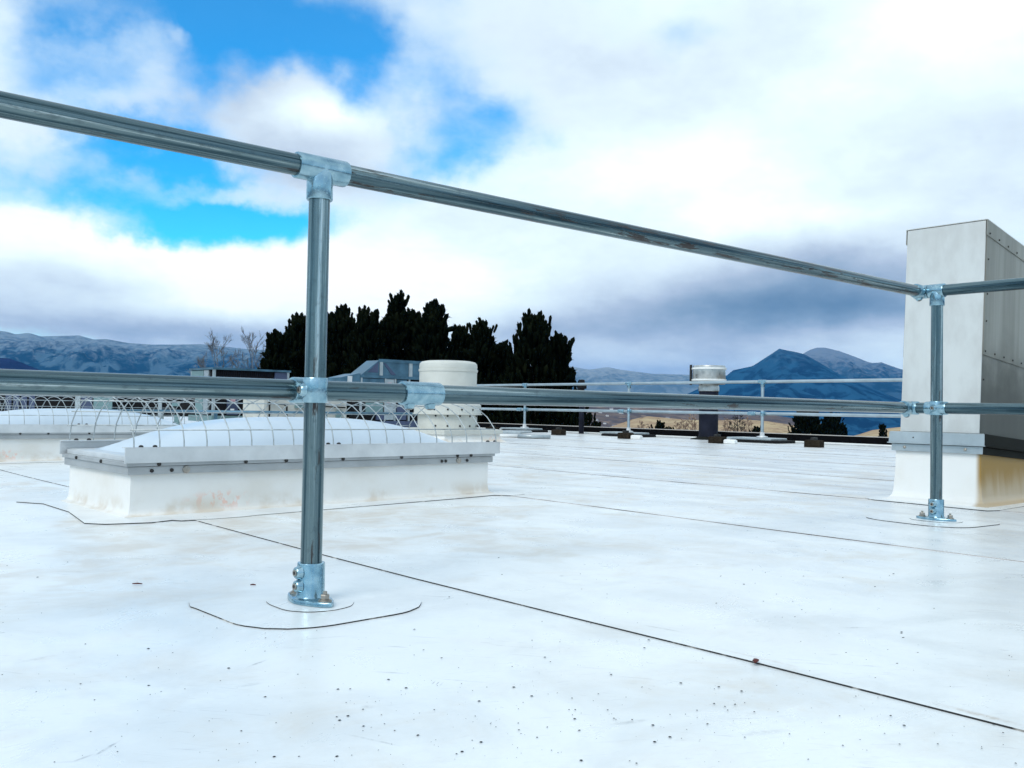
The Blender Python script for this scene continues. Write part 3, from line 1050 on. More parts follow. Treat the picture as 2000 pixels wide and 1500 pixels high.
def make_skylight(label):
    t = thing('dome_skylight', label, 'skylight', (0, 0, 0), 0, 'caged dome skylights on the roof')
    fil = [(0.030, -0.001), (0.026, 0.006), (0.014, 0.010), (0.006, 0.018), (0.002, 0.032), (0.0, 0.06), (0.0, 0.178)]
    o = MB().loft_rect(0.0, SKL, 0.0, SKW, fil).build('curb', MT['curb'], t)
    smooth_angle(o, 40)
    # membrane apron welded round the foot
    e = 0.17
    outl = [(-0.20, -0.10), (-0.15, -0.17), (0.0, -0.215), (0.09, -0.19), (0.11, -0.225), (0.24, -0.245), (0.36, -0.24), (0.42, -0.225), (SKL - 0.35, -0.135), (SKL - 0.04, -0.10), (SKL + 0.02, -0.17), (SKL + 0.13, -0.15),
            (SKL + 0.11, 0.2), (SKL + 0.12, SKW + 0.10), (SKL / 2, SKW + 0.13), (-0.05, SKW + 0.15), (-0.19, SKW + 0.09), (-0.12, SKW - 0.05), (-0.13, 0.3)]
    MB().prism(outl, 0.0010, 0.0047, 0, 1).build('apron', [MT['roof'], MT['edge']], t)
    # stepped aluminium flashing over the top of the curb
    MB().loft_rect(0.0, SKL, 0.0, SKW, [(0.004, 0.168), (0.018, 0.168), (0.018, 0.198), (0.010, 0.2)]).build('curb_flashing', MT['alu_dull'], t)
    MB().loft_rect(0.0, SKL, 0.0, SKW, [(0.010, 0.200), (0.026, 0.2005), (0.026, 0.2165), (0.018, 0.218)]).build('curb_flashing', MT['alu_dull'], t)
    MB().loft_rect(0.0, SKL, 0.0, SKW, [(0.006, 0.218), (0.010, 0.2185), (0.010, 0.236), (-0.004, 0.240), (-0.06, 0.241)]).build('retainer_frame', MT['alu'], t)
    # opal dome
    mb = MB()
    nx, ny = 48, 24
    v, f = [], []
    for i in range(nx + 1):
        for j in range(ny + 1):
            a, b = -1 + 2 * i / nx, -1 + 2 * j / ny
            h = (1 - abs(a) ** 3.0) ** 1.0 * (1 - abs(b) ** 2.8) ** 0.9
            v.append((SKL / 2 + a * (SKL / 2 - 0.055), SKW / 2 + b * (SKW / 2 - 0.05), 0.238 + 0.155 * h))
    for i in range(nx):
        for j in range(ny):
            p = i * (ny + 1) + j
            f.append((p, p + ny + 1, p + ny + 2, p + 1))
    mb.add(v, f)
    mb.build('dome', MT['dome'], t, True)
    # long angle rails that carry the wire cage
    for y0, y1 in ((-0.033, -0.026), (SKW + 0.026, SKW + 0.033)):
        inn = 0.03 if y0 < 0 else -0.03
        mb = MB().box(-0.035, SKL + 0.055, y0, y1, 0.214, 0.272)
        mb.box(-0.035, SKL + 0.055, min(y0 + inn, y0), max(y1 + inn, y1), 0.2725, 0.2755)
        o = mb.build('cage_rail', MT['alu'], t)
        for x in (0.03, 0.085, SKL * 0.47, SKL * 0.5, SKL - 0.02, SKL + 0.03):
            MB().lathe([(0.010, 0), (0.009, 0.005), (0.004, 0.008)], 8, (x, (y0 + y1) / 2 + inn * 0.35, 0.2756)).build('screw', MT['socket'], o)
    for x in (0.10, 0.47, 0.66, 0.95, 1.28, 1.63, 1.72):
        MB().lathe([(0.0085, 0), (0.0075, -0.005), (0.003, -0.007)], 10, (x, -0.0265, 0.208), 'Y').build('screw', MT['socket'], t)
    for x in (0.075, 0.155, 1.535, 1.56, 1.70):
        MB().lathe([(0.0080, 0), (0.0070, -0.005), (0.003, -0.007)], 10, (x, -0.0185, 0.182), 'Y').build('screw', MT['socket'], t)
    MB().lathe([(0.016, 0), (0.015, -0.004), (0.006, -0.006)], 14, (0.215, -0.0185, 0.183), 'Y').build('washer', MT['bolt'], t)
    MB().lathe([(0.016, 0), (0.015, -0.004), (0.006, -0.006)], 14, (1.645, -0.0185, 0.183), 'Y').build('washer', MT['bolt'], t)
    for y in (0.25, 0.55):
        MB().lathe([(0.008, 0), (0.007, -0.005), (0.003, -0.007)], 10, (-0.0265, y, 0.208), 'X').build('screw', MT['socket'], t)
    # wire cage: hoops over the dome, rods along it
    prof = [(-0.030, 0.252), (-0.027, 0.30), (-0.010, 0.350), (0.045, 0.405), (0.13, 0.451), (0.25, 0.478), (SKW / 2, 0.486)]
    prof = prof + [(SKW - y, z) for y, z in reversed(prof[:-1])]
    hoop = MB().tube([(0, y, z) for y, z in prof], 0.0027, 6).mesh('cage_hoop', MT['wire'], True)
    nh = 19
    for k in range(nh + 1):
        link('cage_hoop', hoop, t, (0.0 + k * (SKL + 0.03) / nh + random.uniform(-0.003, 0.003), 0, 0), (0, 0, random.uniform(-0.012, 0.012)))
    for y, z in ((-0.0145, 0.342), (SKW / 2, 0.4905), (SKW - 0.13, 0.4555), (SKW - 0.04, 0.406), (SKW + 0.0145, 0.342)):
        MB().tube([(-0.012, y, z), (SKL + 0.035, y, z)], 0.0030, 6).build('cage_rod', MT['wire'], t, True)
    return t


sk = make_skylight('nearest white dome skylight under a wire cage, behind the first post')
sk.location = (1.222, 3.705, 0)
sk.rotation_euler = (0, 0, R(2.3))
dup(sk, (1.20, 7.50, 0), R(0.5), 'second caged dome skylight, behind and left of the nearest one')
dup(sk, (1.15, 13.3, 0), R(0.5), 'farthest caged skylight, only its wire hoops showing at the left edge')

# ------------------------------------------------------------------ tall sheet-metal duct on its curb
du = thing('duct_hood', 'tall pale sheet metal duct hood on a white curb behind the corner post', 'duct', (4.80, 2.200, 0))
T = math.tan(R(4.0))
fil = [(0.060, -0.001), (0.052, 0.006), (0.030, 0.012), (0.015, 0.028), (0.009, 0.055), (0.006, 0.10), (0.002, 0.16), (0.0, 0.292)]
o = MB().loft_rect(0.0, 0.86, -0.220, 0.220, fil, True, 0, lambda x, z: -x * T * min(max(z, 0) / 0.29, 1.0)).build('curb', MT['dcurb'], du)
smooth_angle(o, 45)
MB().prism([(-0.20, -0.33), (-0.13, -0.36), (0.4, -0.34), (1.05, -0.36), (1.08, 0.3), (0.3, 0.36), (-0.12, 0.33), (-0.16, 0.26)], 0.0010, 0.0047, 0, 1).build('apron', [MT['roof'], MT['edge']], du)
TILT = R(4.0)


def duct_part(mb, name, m):
    return mb.build(name, m, du, False, (0, 0, 0.285), (0, TILT, 0))


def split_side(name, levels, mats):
    """collar whose front and far faces are bright metal and whose flank has its shadow painted near black"""
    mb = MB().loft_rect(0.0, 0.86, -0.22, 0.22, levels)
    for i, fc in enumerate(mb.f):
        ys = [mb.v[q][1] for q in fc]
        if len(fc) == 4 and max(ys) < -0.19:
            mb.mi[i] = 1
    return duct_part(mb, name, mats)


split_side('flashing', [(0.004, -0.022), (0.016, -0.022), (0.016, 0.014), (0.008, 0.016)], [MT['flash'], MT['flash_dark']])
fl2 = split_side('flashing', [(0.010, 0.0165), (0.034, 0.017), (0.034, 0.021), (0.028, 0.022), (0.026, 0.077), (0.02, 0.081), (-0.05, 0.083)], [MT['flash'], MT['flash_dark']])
for y, x in ((0.165, -0.0165), (-0.150, -0.0165)):
    q = MB().lathe([(0.0085, 0), (0.0075, -0.004), (0.003, -0.006)], 12, (x, y, -0.002), 'X')
    duct_part(q, 'screw', MT['bolt'])
q = MB().lathe([(0.004, 0), (0.003, -0.003)], 8, (-0.0265, 0.115, 0.05), 'X')
duct_part(q, 'screw', MT['socket'])
HX0, HX1, HY = 0.010, 0.84, 0.204
ztop = lambda x: 1.180 - 0.10 * (x - HX0)
ZS = 0.845       # seam between the two front sheets
# front sheets
duct_part(MB().box(HX0, HX0 + 0.006, -HY, HY, 0.084, ZS), 'panel', MT['panel'])
duct_part(MB().box(HX0 - 0.004, HX0 + 0.002, -HY - 0.001, HY + 0.001, ZS - 0.012, 1.176), 'panel', MT['panel'])
for y in (0.12, 0.0, -0.10):
    duct_part(MB().lathe([(0.0055, 0), (0.0045, -0.003), (0.002, -0.0045)], 8, (HX0 - 0.0045, y, ZS + 0.006), 'X'), 'screw', MT['socket'])
# sides
for s in (-1, 1):
    y0 = s * HY
    def quad(xa, xb, za, zb, th, off):
        ya, yb = sorted((y0 + s * off, y0 + s * (off - th)))
        v = [(xa, ya, za(xa)), (xb, ya, za(xb)), (xb, ya, zb(xb)), (xa, ya, zb(xa)), (xa, yb, za(xa)), (xb, yb, za(xb)), (xb, yb, zb(xb)), (xa, yb, zb(xa))]
        return MB().add(v, [(0, 1, 2, 3), (7, 6, 5, 4), (0, 4, 5, 1), (1, 5, 6, 2), (2, 6, 7, 3), (3, 7, 4, 0)])
    zm = lambda x: 0.500 - 0.02 * x
    zcap = lambda x: ztop(x) - 0.075
    duct_part(quad(HX0 + 0.007, HX1, lambda x: 0.084, zm, 0.005, -0.001), 'panel', MT['panel_shaded'])
    duct_part(quad(HX0 + 0.007, HX1, lambda x: zm(x) - 0.014, zcap, 0.005, 0.0045), 'panel', MT['panel_shaded'])
    duct_part(quad(HX0 - 0.003, HX1 + 0.004, lambda x: zcap(x) - 0.004, ztop, 0.004, 0.009), 'cap_flange', MT['panel_shaded'])
    if s < 0:
        def scr(x, z, off):
            duct_part(MB().lathe([(0.0055, 0), (0.0045, -0.003), (0.002, -0.0045)], 8, (x, y0 - off, z), 'Y'), 'screw', MT['socket'])
        for k in range(7):
            x = HX0 + 0.03 + k * 0.115
            scr(x, zm(x) + 0.006, 0.005)
            scr(x, zcap(x) + 0.012, 0.0095)
        for z in (0.20, 0.36, 0.66, 0.80, 0.98):
            scr(HX0 + 0.03, z, 0.005 if z > 0.5 else 0.0005)
duct_part(MB().box(HX1, HX1 + 0.006, -HY + 0.006, HY - 0.006, 0.084, 1.09), 'panel', MT['panel'])
top = MB()
v = [(HX0 - 0.006, -HY - 0.010, ztop(HX0)), (HX1 + 0.008, -HY - 0.010, ztop(HX1)), (HX1 + 0.008, HY + 0.010, ztop(HX1)), (HX0 - 0.006, HY + 0.010, ztop(HX0))]
v += [(a, b, c + 0.004) for a, b, c in v]
top.add(v, [(3, 2, 1, 0), (4, 5, 6, 7), (0, 1, 5, 4), (1, 2, 6, 5), (2, 3, 7, 6), (3, 0, 4, 7)])
duct_part(top, 'top_panel', MT['panel'])

# ------------------------------------------------------------------ round exhaust fan
fb = on_ground(873, 862)
fan = thing('exhaust_fan', 'cream cylindrical roof exhaust fan with domed cap beyond the nearest skylight', 'exhaust fan', (fb.x, fb.y, 0), 0.1)
o = MB().loft_rect(-0.5, 0.5, -0.5, 0.5, [(0.08, -0.001), (0.06, 0.012), (0.02, 0.04), (0, 0.1), (0, 0.118)]).build('curb', MT['curb'], fan)
MB().loft_rect(-0.5, 0.5, -0.5, 0.5, [(0.0, 0.110), (0.03, 0.11), (0.03, 0.165), (-0.06, 0.178)]).build('curb_cap', MT['cream'], fan)
o = MB().lathe([(0.405, 0.174), (0.40, 0.18), (0.40, 0.36)], 48).build('base_drum', MT['cream'], fan)
smooth_angle(o)
o = MB().lathe([(0.40, 0.361), (0.468, 0.362), (0.470, 0.374), (0.452, 0.378), (0.450, 0.49), (0.40, 0.535), (0.385, 0.536)], 48).build('windband', MT['cream'], fan)
smooth_angle(o)
o = MB().lathe([(0.385, 0.536), (0.388, 0.93), (0.398, 0.935), (0.400, 0.965), (0.388, 0.968), (0.392, 1.00), (0.386, 1.04), (0.36, 1.066), (0.30, 1.078), (0.0, 1.085)], 56).build('hood', MT['cream'], fan)
smooth_angle(o, 28)
for a in (205, 228, 252, 275, 300):
    for z, rr in ((0.215, 0.400), (0.345, 0.400), (0.43, 0.451)):
        q = MB().lathe([(0.014, 0), (0.012, 0.008), (0.005, 0.012)], 8, (rr, 0, z), 'X')
        q.build('screw', MT['socket'], fan, False, None, (0, 0, R(a)))

# ------------------------------------------------------------------ flue with stainless cap
fx = on_x(1384, 12.45)
flu = thing('flue_pipe', 'dark flue pipe with banded stainless steel cap near the far parapet', 'flue', (fx.x, fx.y, 0))
MB().lathe([(0.30, -0.002), (0.29, 0.012), (0.20, 0.03), (0.185, 0.05)], 24).build('flashing', MT['flash_dark'], flu)
o = MB().lathe([(0.158, 0.03), (0.158, 0.82)], 32).build('pipe', MT['navy'], flu)
smooth_angle(o)
o = MB().lathe([(0.166, 0.80), (0.17, 0.805), (0.17, 0.87), (0.16, 0.90), (0.16, 0.93)], 32).build('collar', MT['ste'], flu)
smooth_angle(o)
o = MB().lathe([(0.16, 0.915), (0.262, 0.918), (0.27, 0.93), (0.27, 1.19), (0.262, 1.225), (0.235, 1.226), (0.23, 1.16), (0.1, 1.15)], 40).build('cap', MT['ste'], flu)
smooth_angle(o)
for z in (0.945, 0.985, 1.175):
    o = MB().lathe([(0.271, z - 0.017), (0.285, z - 0.014), (0.285, z + 0.014), (0.271, z + 0.017)], 40).build('band', MT['white'] if z > 0.96 else MT['ste'], flu)
    smooth_angle(o, 60)
o = MB().box(-0.015, 0.015, -0.015, 0.015, 0.90, 1.24).build('bracket', MT['socket'], flu, False, (-0.18, 0.235, 0))

# small dark vent beside it
vx = on_x(1136, 12.5)
ven = thing('vent_pipe', 'thin dark vent pipe with small cap in front of the pine trees', 'vent', (vx.x, vx.y, 0))
MB().lathe([(0.05, 0.0), (0.05, 0.90)], 14).build('pipe', MT['navy'], ven, True)
MB().lathe([(0.085, 0.86), (0.09, 0.87), (0.09, 0.97), (0.055, 0.975), (0.05, 1.03), (0.0, 1.04)], 14).build('cap', MT['black'], ven, True)

# ------------------------------------------------------------------ far guardrail on loose weights
FX = 12.15
far = thing('guardrail', 'distant thin pipe guardrail on loose weights along the far roof edge', 'guardrail', (FX, on_x(1228, FX).y, 0))
FY0 = far.location.y
fz_t, fz_m = 0.935, 0.445
posts = [on_x(p, FX).y - FY0 for p in (1025, 1228, 1489)]
posts += [posts[2] - (posts[1] - posts[2]), posts[0] + (posts[0] - posts[1]), posts[0] + 2 * (posts[0] - posts[1])]
posts.sort()
ymin, ymax = posts[0] - 1.5, posts[-1] + 1.0
knots = [ymin] + posts[1:-1] + [ymax]
for i in range(len(knots) - 1):
    pipe('top_rail', (0, knots[i], fz_t), (0, knots[i + 1] - 0.002, fz_t), 0.024, far, 10, 'far_pipe')
    pipe('mid_rail', (0.05, knots[i] + 0.22, fz_m), (0.05, knots[i + 1] + 0.218, fz_m), 0.024, far, 10, 'far_pipe')
for i, y in enumerate(posts):
    pipe('post', (0, y, 0.09), (0, y, fz_t - 0.02), 0.024, far, 10, 'far_pipe')
    fitting('tee_fitting', far, [((0, y - 0.07, fz_t), (0, y + 0.07, fz_t), 0.032), ((0, y, fz_t - 0.08), (0, y, fz_t), 0.032)])
    fitting('crossover_fitting', far, [((0, y, fz_m - 0.035), (0, y, fz_m + 0.035), 0.031), ((0.05, y - 0.035, fz_m), (0.05, y + 0.035, fz_m), 0.032)])
    if i < len(posts) - 1:
        fitting('coupling', far, [((0.05, y + 0.15, fz_m), (0.05, y + 0.29, fz_m), 0.032)])
    w = MB().cbox(-0.26, 0.26, y - 0.42, y + 0.42, 0.004, 0.045, 0.01).build('weight_pad', MT['black'], far)
    MB().cbox(-0.22, 0.22, y - 0.30, y + 0.50, 0.046, 0.075, 0.008).build('weight_plate', MT['flash'], far)
    MB().lathe([(0.085, 0.076), (0.085, 0.095), (0.036, 0.105), (0.034, 0.16)], 16, (0, y, 0)).build('base_flange', MT['alu'], far, True)

# ------------------------------------------------------------------ loose things on the far roof
def support_block(px, py, label, capped):
    g = on_ground(px, py)
    t = thing('pipe_support', label, 'support block', (g.x, g.y, 0.0), 0.15, 'timber pipe supports near the far roof edge')
    MB().cbox(-0.085, 0.085, -0.11, 0.11, 0.004, 0.10, 0.012).build('block', MT['wood'], t)
    MB().box(-0.05, 0.05, -0.03, 0.03, 0.1005, 0.135).build('strut', MT['socket'], t)
    if capped:
        MB().cbox(-0.05, 0.05, -0.30, -0.115, 0.006, 0.065, 0.015).build('end_cap', MT['white'], t)
    return t


support_block(1590, 874, 'dark timber pipe support block right of the three far rail posts', False)
support_block(1401, 866, 'dark timber support block with white end just below the flue', True)
support_block(1222, 857, 'dark timber support block with white end at the middle far post', True)
support_block(1091, 850, 'dark timber pipe support block between the first two far posts', False)
support_block(962, 845, 'dark timber support block just right of the cream fan', False)
g = on_ground(983, 855)
tag(MB().tube([(-0.22, 0.12, 0.030), (0.22, -0.12, 0.030)], 0.024, 12).build('pipe_offcut', MT['white'], None, True, (g.x, g.y, 0)), 'short white pipe lying on the roof right of the fan', 'pipe')
g = on_ground(1037, 857)
rr = thing('pipe_bundle', 'two short grey pipe offcuts lying below the first far post', 'pipe', (g.x, g.y, 0))
for k in (0, 1):
    MB().tube([(-0.13 + 0.09 * k, 0.16 - 0.05 * k, 0.035), (0.14 + 0.09 * k, -0.14 - 0.05 * k, 0.035)], 0.030, 12).build('pipe', MT['flash'], rr, True)
g = on_ground(1003, 846)
tag(MB().cbox(-0.45, 0.45, -0.25, 0.25, 0.004, 0.045, 0.015).build('insulation_board', MT['flash'], None, False, (g.x, g.y, 0), (0, 0, 0.6)), 'flat pale board lying left of the first far post', 'board')
# gas line on the roof in front of the machines
ga, gb = at_depth(196, 801.5, 13.0), at_depth(846, 809, 14.0)
gl = thing('gas_pipe', 'long thin grey gas pipe crossing in front of the rooftop air handlers', 'pipe', (ga.x, ga.y, 0))
dv = gb - ga
MB().tube([(0, 0, ga.z), (dv.x, dv.y, gb.z)], 0.022, 8).build('pipe', MT['hood'], gl, True)
for k in (0.02, 0.33, 0.66, 0.98):
    z = ga.z + (gb.z - ga.z) * k
    MB().box(dv.x * k - 0.02, dv.x * k + 0.02, dv.y * k - 0.02, dv.y * k + 0.02, 0.003, z - 0.023).build('stand', MT['hood'], gl)


# ------------------------------------------------------------------ rooftop air handlers
def unit(name, label, cat, corner, rz=0.0):
    return thing(name, label, cat, corner, rz)


# A: low louvred unit at the left, seen over the mid rail
c = at_depth(415, 800, 18.0)
ua = unit('air_conditioner', 'grey green rooftop air conditioner with dark coils left of the first post', 'air conditioner', (c.x, c.y, 0))
LA, WA, HA = 1.62, 1.15, 1.165
MB().box(0.03, LA - 0.03, 0.03, WA - 0.03, 0.22, HA - 0.04).build('cabinet', MT['coil'], ua)
MB().box(-0.02, LA + 0.02, -0.02, WA + 0.02, 0.10, 0.22).build('base_rail', MT['teal'], ua)
MB().box(-0.025, LA + 0.025, -0.025, WA + 0.025, HA - 0.04, HA).build('top_panel', MT['hood'], ua)
for x, y in ((0, 0), (LA - 0.05, 0), (LA - 0.05, WA - 0.05), (0, WA - 0.05)):
    MB().box(x, x + 0.05, y, y + 0.05, 0.221, HA - 0.041).build('corner_post', MT['flash'], ua)
MB().box(-0.004, 0.03, WA * 0.42, WA - 0.051, 0.24, HA - 0.05).build('panel', MT['teal'], ua)
MB().box(-0.004, 0.03, WA * 0.20, WA * 0.40, 0.24, HA - 0.05).build('panel', MT['flash'], ua)
MB().box(LA * 0.80, LA - 0.051, -0.004, 0.03, 0.24, HA - 0.05).build('panel', MT['bluepl'], ua)
MB().box(0.30, 0.52, -0.006, 0.03, 0.24, 0.62).build('panel', MT['bluepl'], ua)
MB().box(0.36, 0.46, -0.010, -0.006, 0.50, 0.58).build('sticker', MT['red'], ua)
MB().box(0.36, 0.44, -0.010, -0.006, 0.30, 0.36).build('sticker', MT['white'], ua)
fin = MB()
for k in range(26):
    fin.box(0.07 + k * 0.045, 0.075 + k * 0.045, 0.012, 0.029, 0.63, HA - 0.05)
kind(fin.build('coil_fins', MT['navy'], ua), 'stuff')
for k in range(3):
    MB().box(0.56 + k * 0.22, 0.70 + k * 0.22, -0.024, -0.0205, 0.14, 0.19).build('fork_slot', MT['black'], ua)

# B: unit with the plastic-wrapped sloping rain hood
c = at_depth(704, 800, 16.0)
ub = unit('air_handler', 'blue grey air handler with sloping intake hood behind the cream fan', 'air handler', (c.x, c.y, 0))
LB, WB, HB = 1.75, 0.42, 1.0
MB().box(0.02, LB - 0.02, 0.02, WB, 0.20, HB - 0.005).build('cabinet', MT['coil'], ub)
MB().box(-0.02, LB + 0.02, -0.02, WB + 0.02, 0.08, 0.20).build('base_rail', MT['bluepl'], ub)
MB().box(0.0, 0.47, -0.012, 0.019, 0.62, HB - 0.06).build('panel', MT['hood'], ub)
MB().box(0.49, 0.68, -0.012, 0.019, 0.22, HB - 0.06).build('panel', MT['flash'], ub)
MB().box(0.74, 0.95, -0.008, 0.019, 0.55, HB - 0.06).build('panel', MT['hood'], ub)
MB().box(0.10, 0.45, -0.014, 0.019, 0.34, 0.52).build('panel', MT['teal'], ub)
MB().box(0.32, 0.48, -0.018, 0.019, 0.22, 0.33).build('panel', MT['bluepl'], ub)
MB().box(0.74, 0.95, -0.012, 0.019, 0.22, 0.50).build('panel', MT['bluepl'], ub)
for x in (-0.015, 0.475, 0.685, 0.985, 1.35, LB - 0.02):
    MB().box(x, x + 0.03, -0.022, 0.018, 0.201, HB - 0.051).build('frame_post', MT['flash'], ub)
MB().box(-0.02, LB + 0.02, -0.026, 0.02, HB - 0.05, HB).build('frame_rail', MT['hood'], ub)
MB().box(0.54, 0.62, -0.016, -0.0125, 0.80, 0.88).build('sticker', MT['red'], ub)
MB().box(0.53, 0.60, -0.016, -0.0125, 0.52, 0.57).build('sticker', MT['red'], ub)
# raised intake section on top, sloping at its left end
zt = HB + 0.27
sec = MB().add([(0.0, 0.0, HB + 0.001), (LB, 0.0, HB + 0.001), (LB, 0.0, zt), (0.36, 0.0, zt), (0.0, WB, HB + 0.001), (LB, WB, HB + 0.001), (LB, WB, zt), (0.36, WB, zt)],
               [(0, 1, 2, 3), (7, 6, 5, 4), (0, 3, 7, 4), (3, 2, 6, 7), (1, 5, 6, 2), (0, 4, 5, 1)])
sec.build('intake_hood', MT['hood'], ub)
MB().add([(0.12, -0.006, HB + 0.05), (0.34, -0.006, HB + 0.05), (0.34, -0.006, HB + 0.24), (0.12, 0.0, HB + 0.05), (0.34, 0.0, HB + 0.05), (0.34, 0.0, HB + 0.24)],
         [(0, 1, 2), (5, 4, 3), (0, 3, 4, 1), (1, 4, 5, 2), (2, 5, 3, 0)]).build('gusset', MT['bluepl'], ub)
for xa, xb in ((0.37, 0.43), (0.99, 1.06)):
    MB().box(xa, xb, -0.018, -0.001, HB + 0.002, zt + 0.02).build('frame_post', MT['flash'], ub)
MB().box(0.34, LB + 0.02, -0.022, -0.0185, zt - 0.03, zt + 0.022).build('frame_rail', MT['hood'], ub)
MB().add([(0.45, -0.006, zt - 0.05), (0.50, -0.006, zt - 0.05), (0.72, -0.006, HB + 0.02), (0.62, -0.006, HB + 0.02), (0.45, 0, zt - 0.05), (0.50, 0, zt - 0.05), (0.72, 0, HB + 0.02), (0.62, 0, HB + 0.02)],
         [(0, 3, 2, 1), (4, 5, 6, 7), (0, 1, 5, 4), (1, 2, 6, 5), (2, 3, 7, 6), (3, 0, 4, 7)]).build('brace', MT['bluepl'], ub)
hoodl = MB().add([(-0.42, -0.02, 0.55), (-0.022, -0.02, 0.55), (-0.022, -0.02, HB + 0.02), (-0.08, -0.02, HB + 0.02), (-0.42, -0.02, HB - 0.06),
                  (-0.42, WB, 0.55), (-0.022, WB, 0.55), (-0.022, WB, HB + 0.02), (-0.08, WB, HB + 0.02), (-0.42, WB, HB - 0.06)],
                 [(0, 1, 2, 3, 4), (9, 8, 7, 6, 5), (0, 5, 6, 1), (1, 6, 7, 2), (2, 7, 8, 3), (3, 8, 9, 4), (4, 9, 5, 0)])
hoodl.build('side_hood', MT['hood'], ub)
for a, b in ((-0.30, -0.25), (-0.24, -0.22)):
    MB().add([(a, -0.026, 0.56), (b, -0.026, 0.56), (b + 0.03, -0.026, HB - 0.03), (a + 0.02, -0.026, HB - 0.03), (a, -0.0205, 0.56), (b, -0.0205, 0.56), (b + 0.03, -0.0205, HB - 0.03), (a + 0.02, -0.0205, HB - 0.03)],
             [(0, 1, 2, 3), (7, 6, 5, 4), (0, 4, 5, 1), (1, 5, 6, 2), (2, 6, 7, 3), (3, 7, 4, 0)]).build('fold', MT['alu'], ub)
MB().tube([(-0.40, -0.3, 0.60), (-0.08, -0.16, 0.25), (0.02, -0.1, 0.2)], 0.04, 8).build('duct_elbow', MT['coil'], ub, True)
# cream box with conduits between the two machines
c = at_depth(515, 800, 17.0)
uc = unit('equipment_box', 'plain cream equipment box with black conduits between the two air units', 'equipment box', (c.x, c.y, 0))
MB().cbox(0, 1.75, 0, 0.9, 0.0, 0.64, 0.01).build('cabinet', MT['cream'], uc)
MB().tube([(0.10, -0.03, 0.02), (0.10, -0.03, 0.62)], 0.014, 6).build('conduit', MT['black'], uc, True)
MB().tube([(0.06, -0.05, 0.48), (0.38, -0.05, 0.46), (0.44, -0.05, 0.42), (0.44, -0.05, 0.02)], 0.016, 6).build('conduit', MT['black'], uc, True)
MB().tube([(0.86, -0.03, 0.45), (1.70, -0.03, 0.42)], 0.014, 6).build('conduit', MT['black'], uc, True)
MB().box(0.62, 0.84, -0.10, -0.001, 0.40, 0.56).build('junction_box', MT['teal'], uc)
MB().box(1.50, 1.62, -0.06, -0.001, 0.10, 0.36).build('junction_box', MT['teal'], uc)
# low dark unit far left, glimpsed through the cages
c = at_depth(-40, 800, 14.5)
ud = unit('air_conditioner', 'low dark louvred air conditioner glimpsed through the wire cages at far left', 'air conditioner', (c.x, c.y, 0), R(-38))
MB().box(0, 2.05, 0, 1.0, 0.12, 0.60).build('cabinet', MT['coil'], ud)
MB().box(-0.02, 2.07, -0.02, 1.02, 0.02, 0.12).build('base_rail', MT['black'], ud)
MB().box(-0.02, 2.07, -0.02, 1.02, 0.60, 0.63).build('top_panel', MT['navy'], ud)
for k in range(4):
    MB().box(0.40 + 0.12 * k, 0.49 + 0.12 * k, -0.012, -0.001, 0.30, 0.58).build('panel', MT['bluepl'], ud)
MB().box(1.48, 1.56, -0.03, -0.001, 0.20, 0.59).build('corner_post', MT['flash'], ud)
MB().box(1.57, 1.74, -0.014, -0.001, 0.30, 0.58).build('panel', MT['bluepl'], ud)
MB().box(1.76, 2.05, -0.014, -0.001, 0.14, 0.60).build('panel', MT['teal'], ud)
# dark compressor rack between
c = at_depth(212, 800, 15.0)
ue = unit('compressor_rack', 'dark compressor rack with pale legs behind the second skylight', 'compressor rack', (c.x, c.y, 0), R(-38))
MB().box(0, 1.15, 0, 0.8, 0.26, 0.62).build('cabinet', MT['coil'], ue)
for k in range(5):
    MB().box(0.02 + 0.26 * k, 0.09 + 0.26 * k, -0.02, 0.05, 0.0, 0.262).build('leg', MT['teal'], ue)
MB().box(0.80, 0.86, -0.03, -0.001, 0.1, 0.60).build('frame_post', MT['flash'], ue)
MB().box(1.02, 1.14, -0.03, -0.001, 0.40, 0.46).build('panel', MT['teal'], ue)
MB().tube([(0.56, -0.05, 0.02), (0.56, -0.05, 0.16), (0.60, -0.05, 0.22)], 0.05, 8).build('valve', MT['teal'], ue, True)


# ------------------------------------------------------------------ pines
def rot_to(d):
    """rotation matrices (N,3,3) taking z to each direction"""
    d = d / np.linalg.norm(d, axis=1, keepdims=True)
    a = np.where(np.abs(d[:, 2:3]) < 0.95, np.array([[0, 0, 1.0]]), np.array([[1.0, 0, 0]]))
    x = np.cross(a, d)
    x /= np.linalg.norm(x, axis=1, keepdims=True)
    y = np.cross(d, x)
    return np.stack([x, y, d], axis=2)


def tuft(seed):
    g = np.random.default_rng(seed)
    v, f = [], []
    n = 5
    v.append((0, 0, 0))
    for z, r in ((0.20, 0.13), (0.82, 0.145)):
        for k in range(n):
            a = 2 * math.pi * k / n + z
            rr = r * g.uniform(0.75, 1.2)
            v.append((rr * math.cos(a), rr * math.sin(a), z + g.uniform(-0.06, 0.06)))
    v.append((0, 0, 1.0))
    for k in range(n):
        j = (k + 1) % n
        f += [(0, 1 + j, 1 + k), (1 + k, 1 + j, 6 + j), (1 + k, 6 + j, 6 + k), (6 + k, 6 + j, 11)]
    for k in range(14):                       # needle sprays
        z = g.uniform(0.1, 0.9)
        a = g.uniform(0, 2 * math.pi)
        L = g.uniform(0.20, 0.30)
        tip = (L * math.cos(a), L * math.sin(a), z + g.uniform(0.05, 0.22))
        w = 0.06
        o = len(v)
        v += [(w * math.sin(a), -w * math.cos(a), z), (-w * math.sin(a), w * math.cos(a), z), tip]
        f.append((o, o + 1, o + 2))
    return np.array(v), np.array(f)


TUFTS = [tuft(k) for k in range(4)]


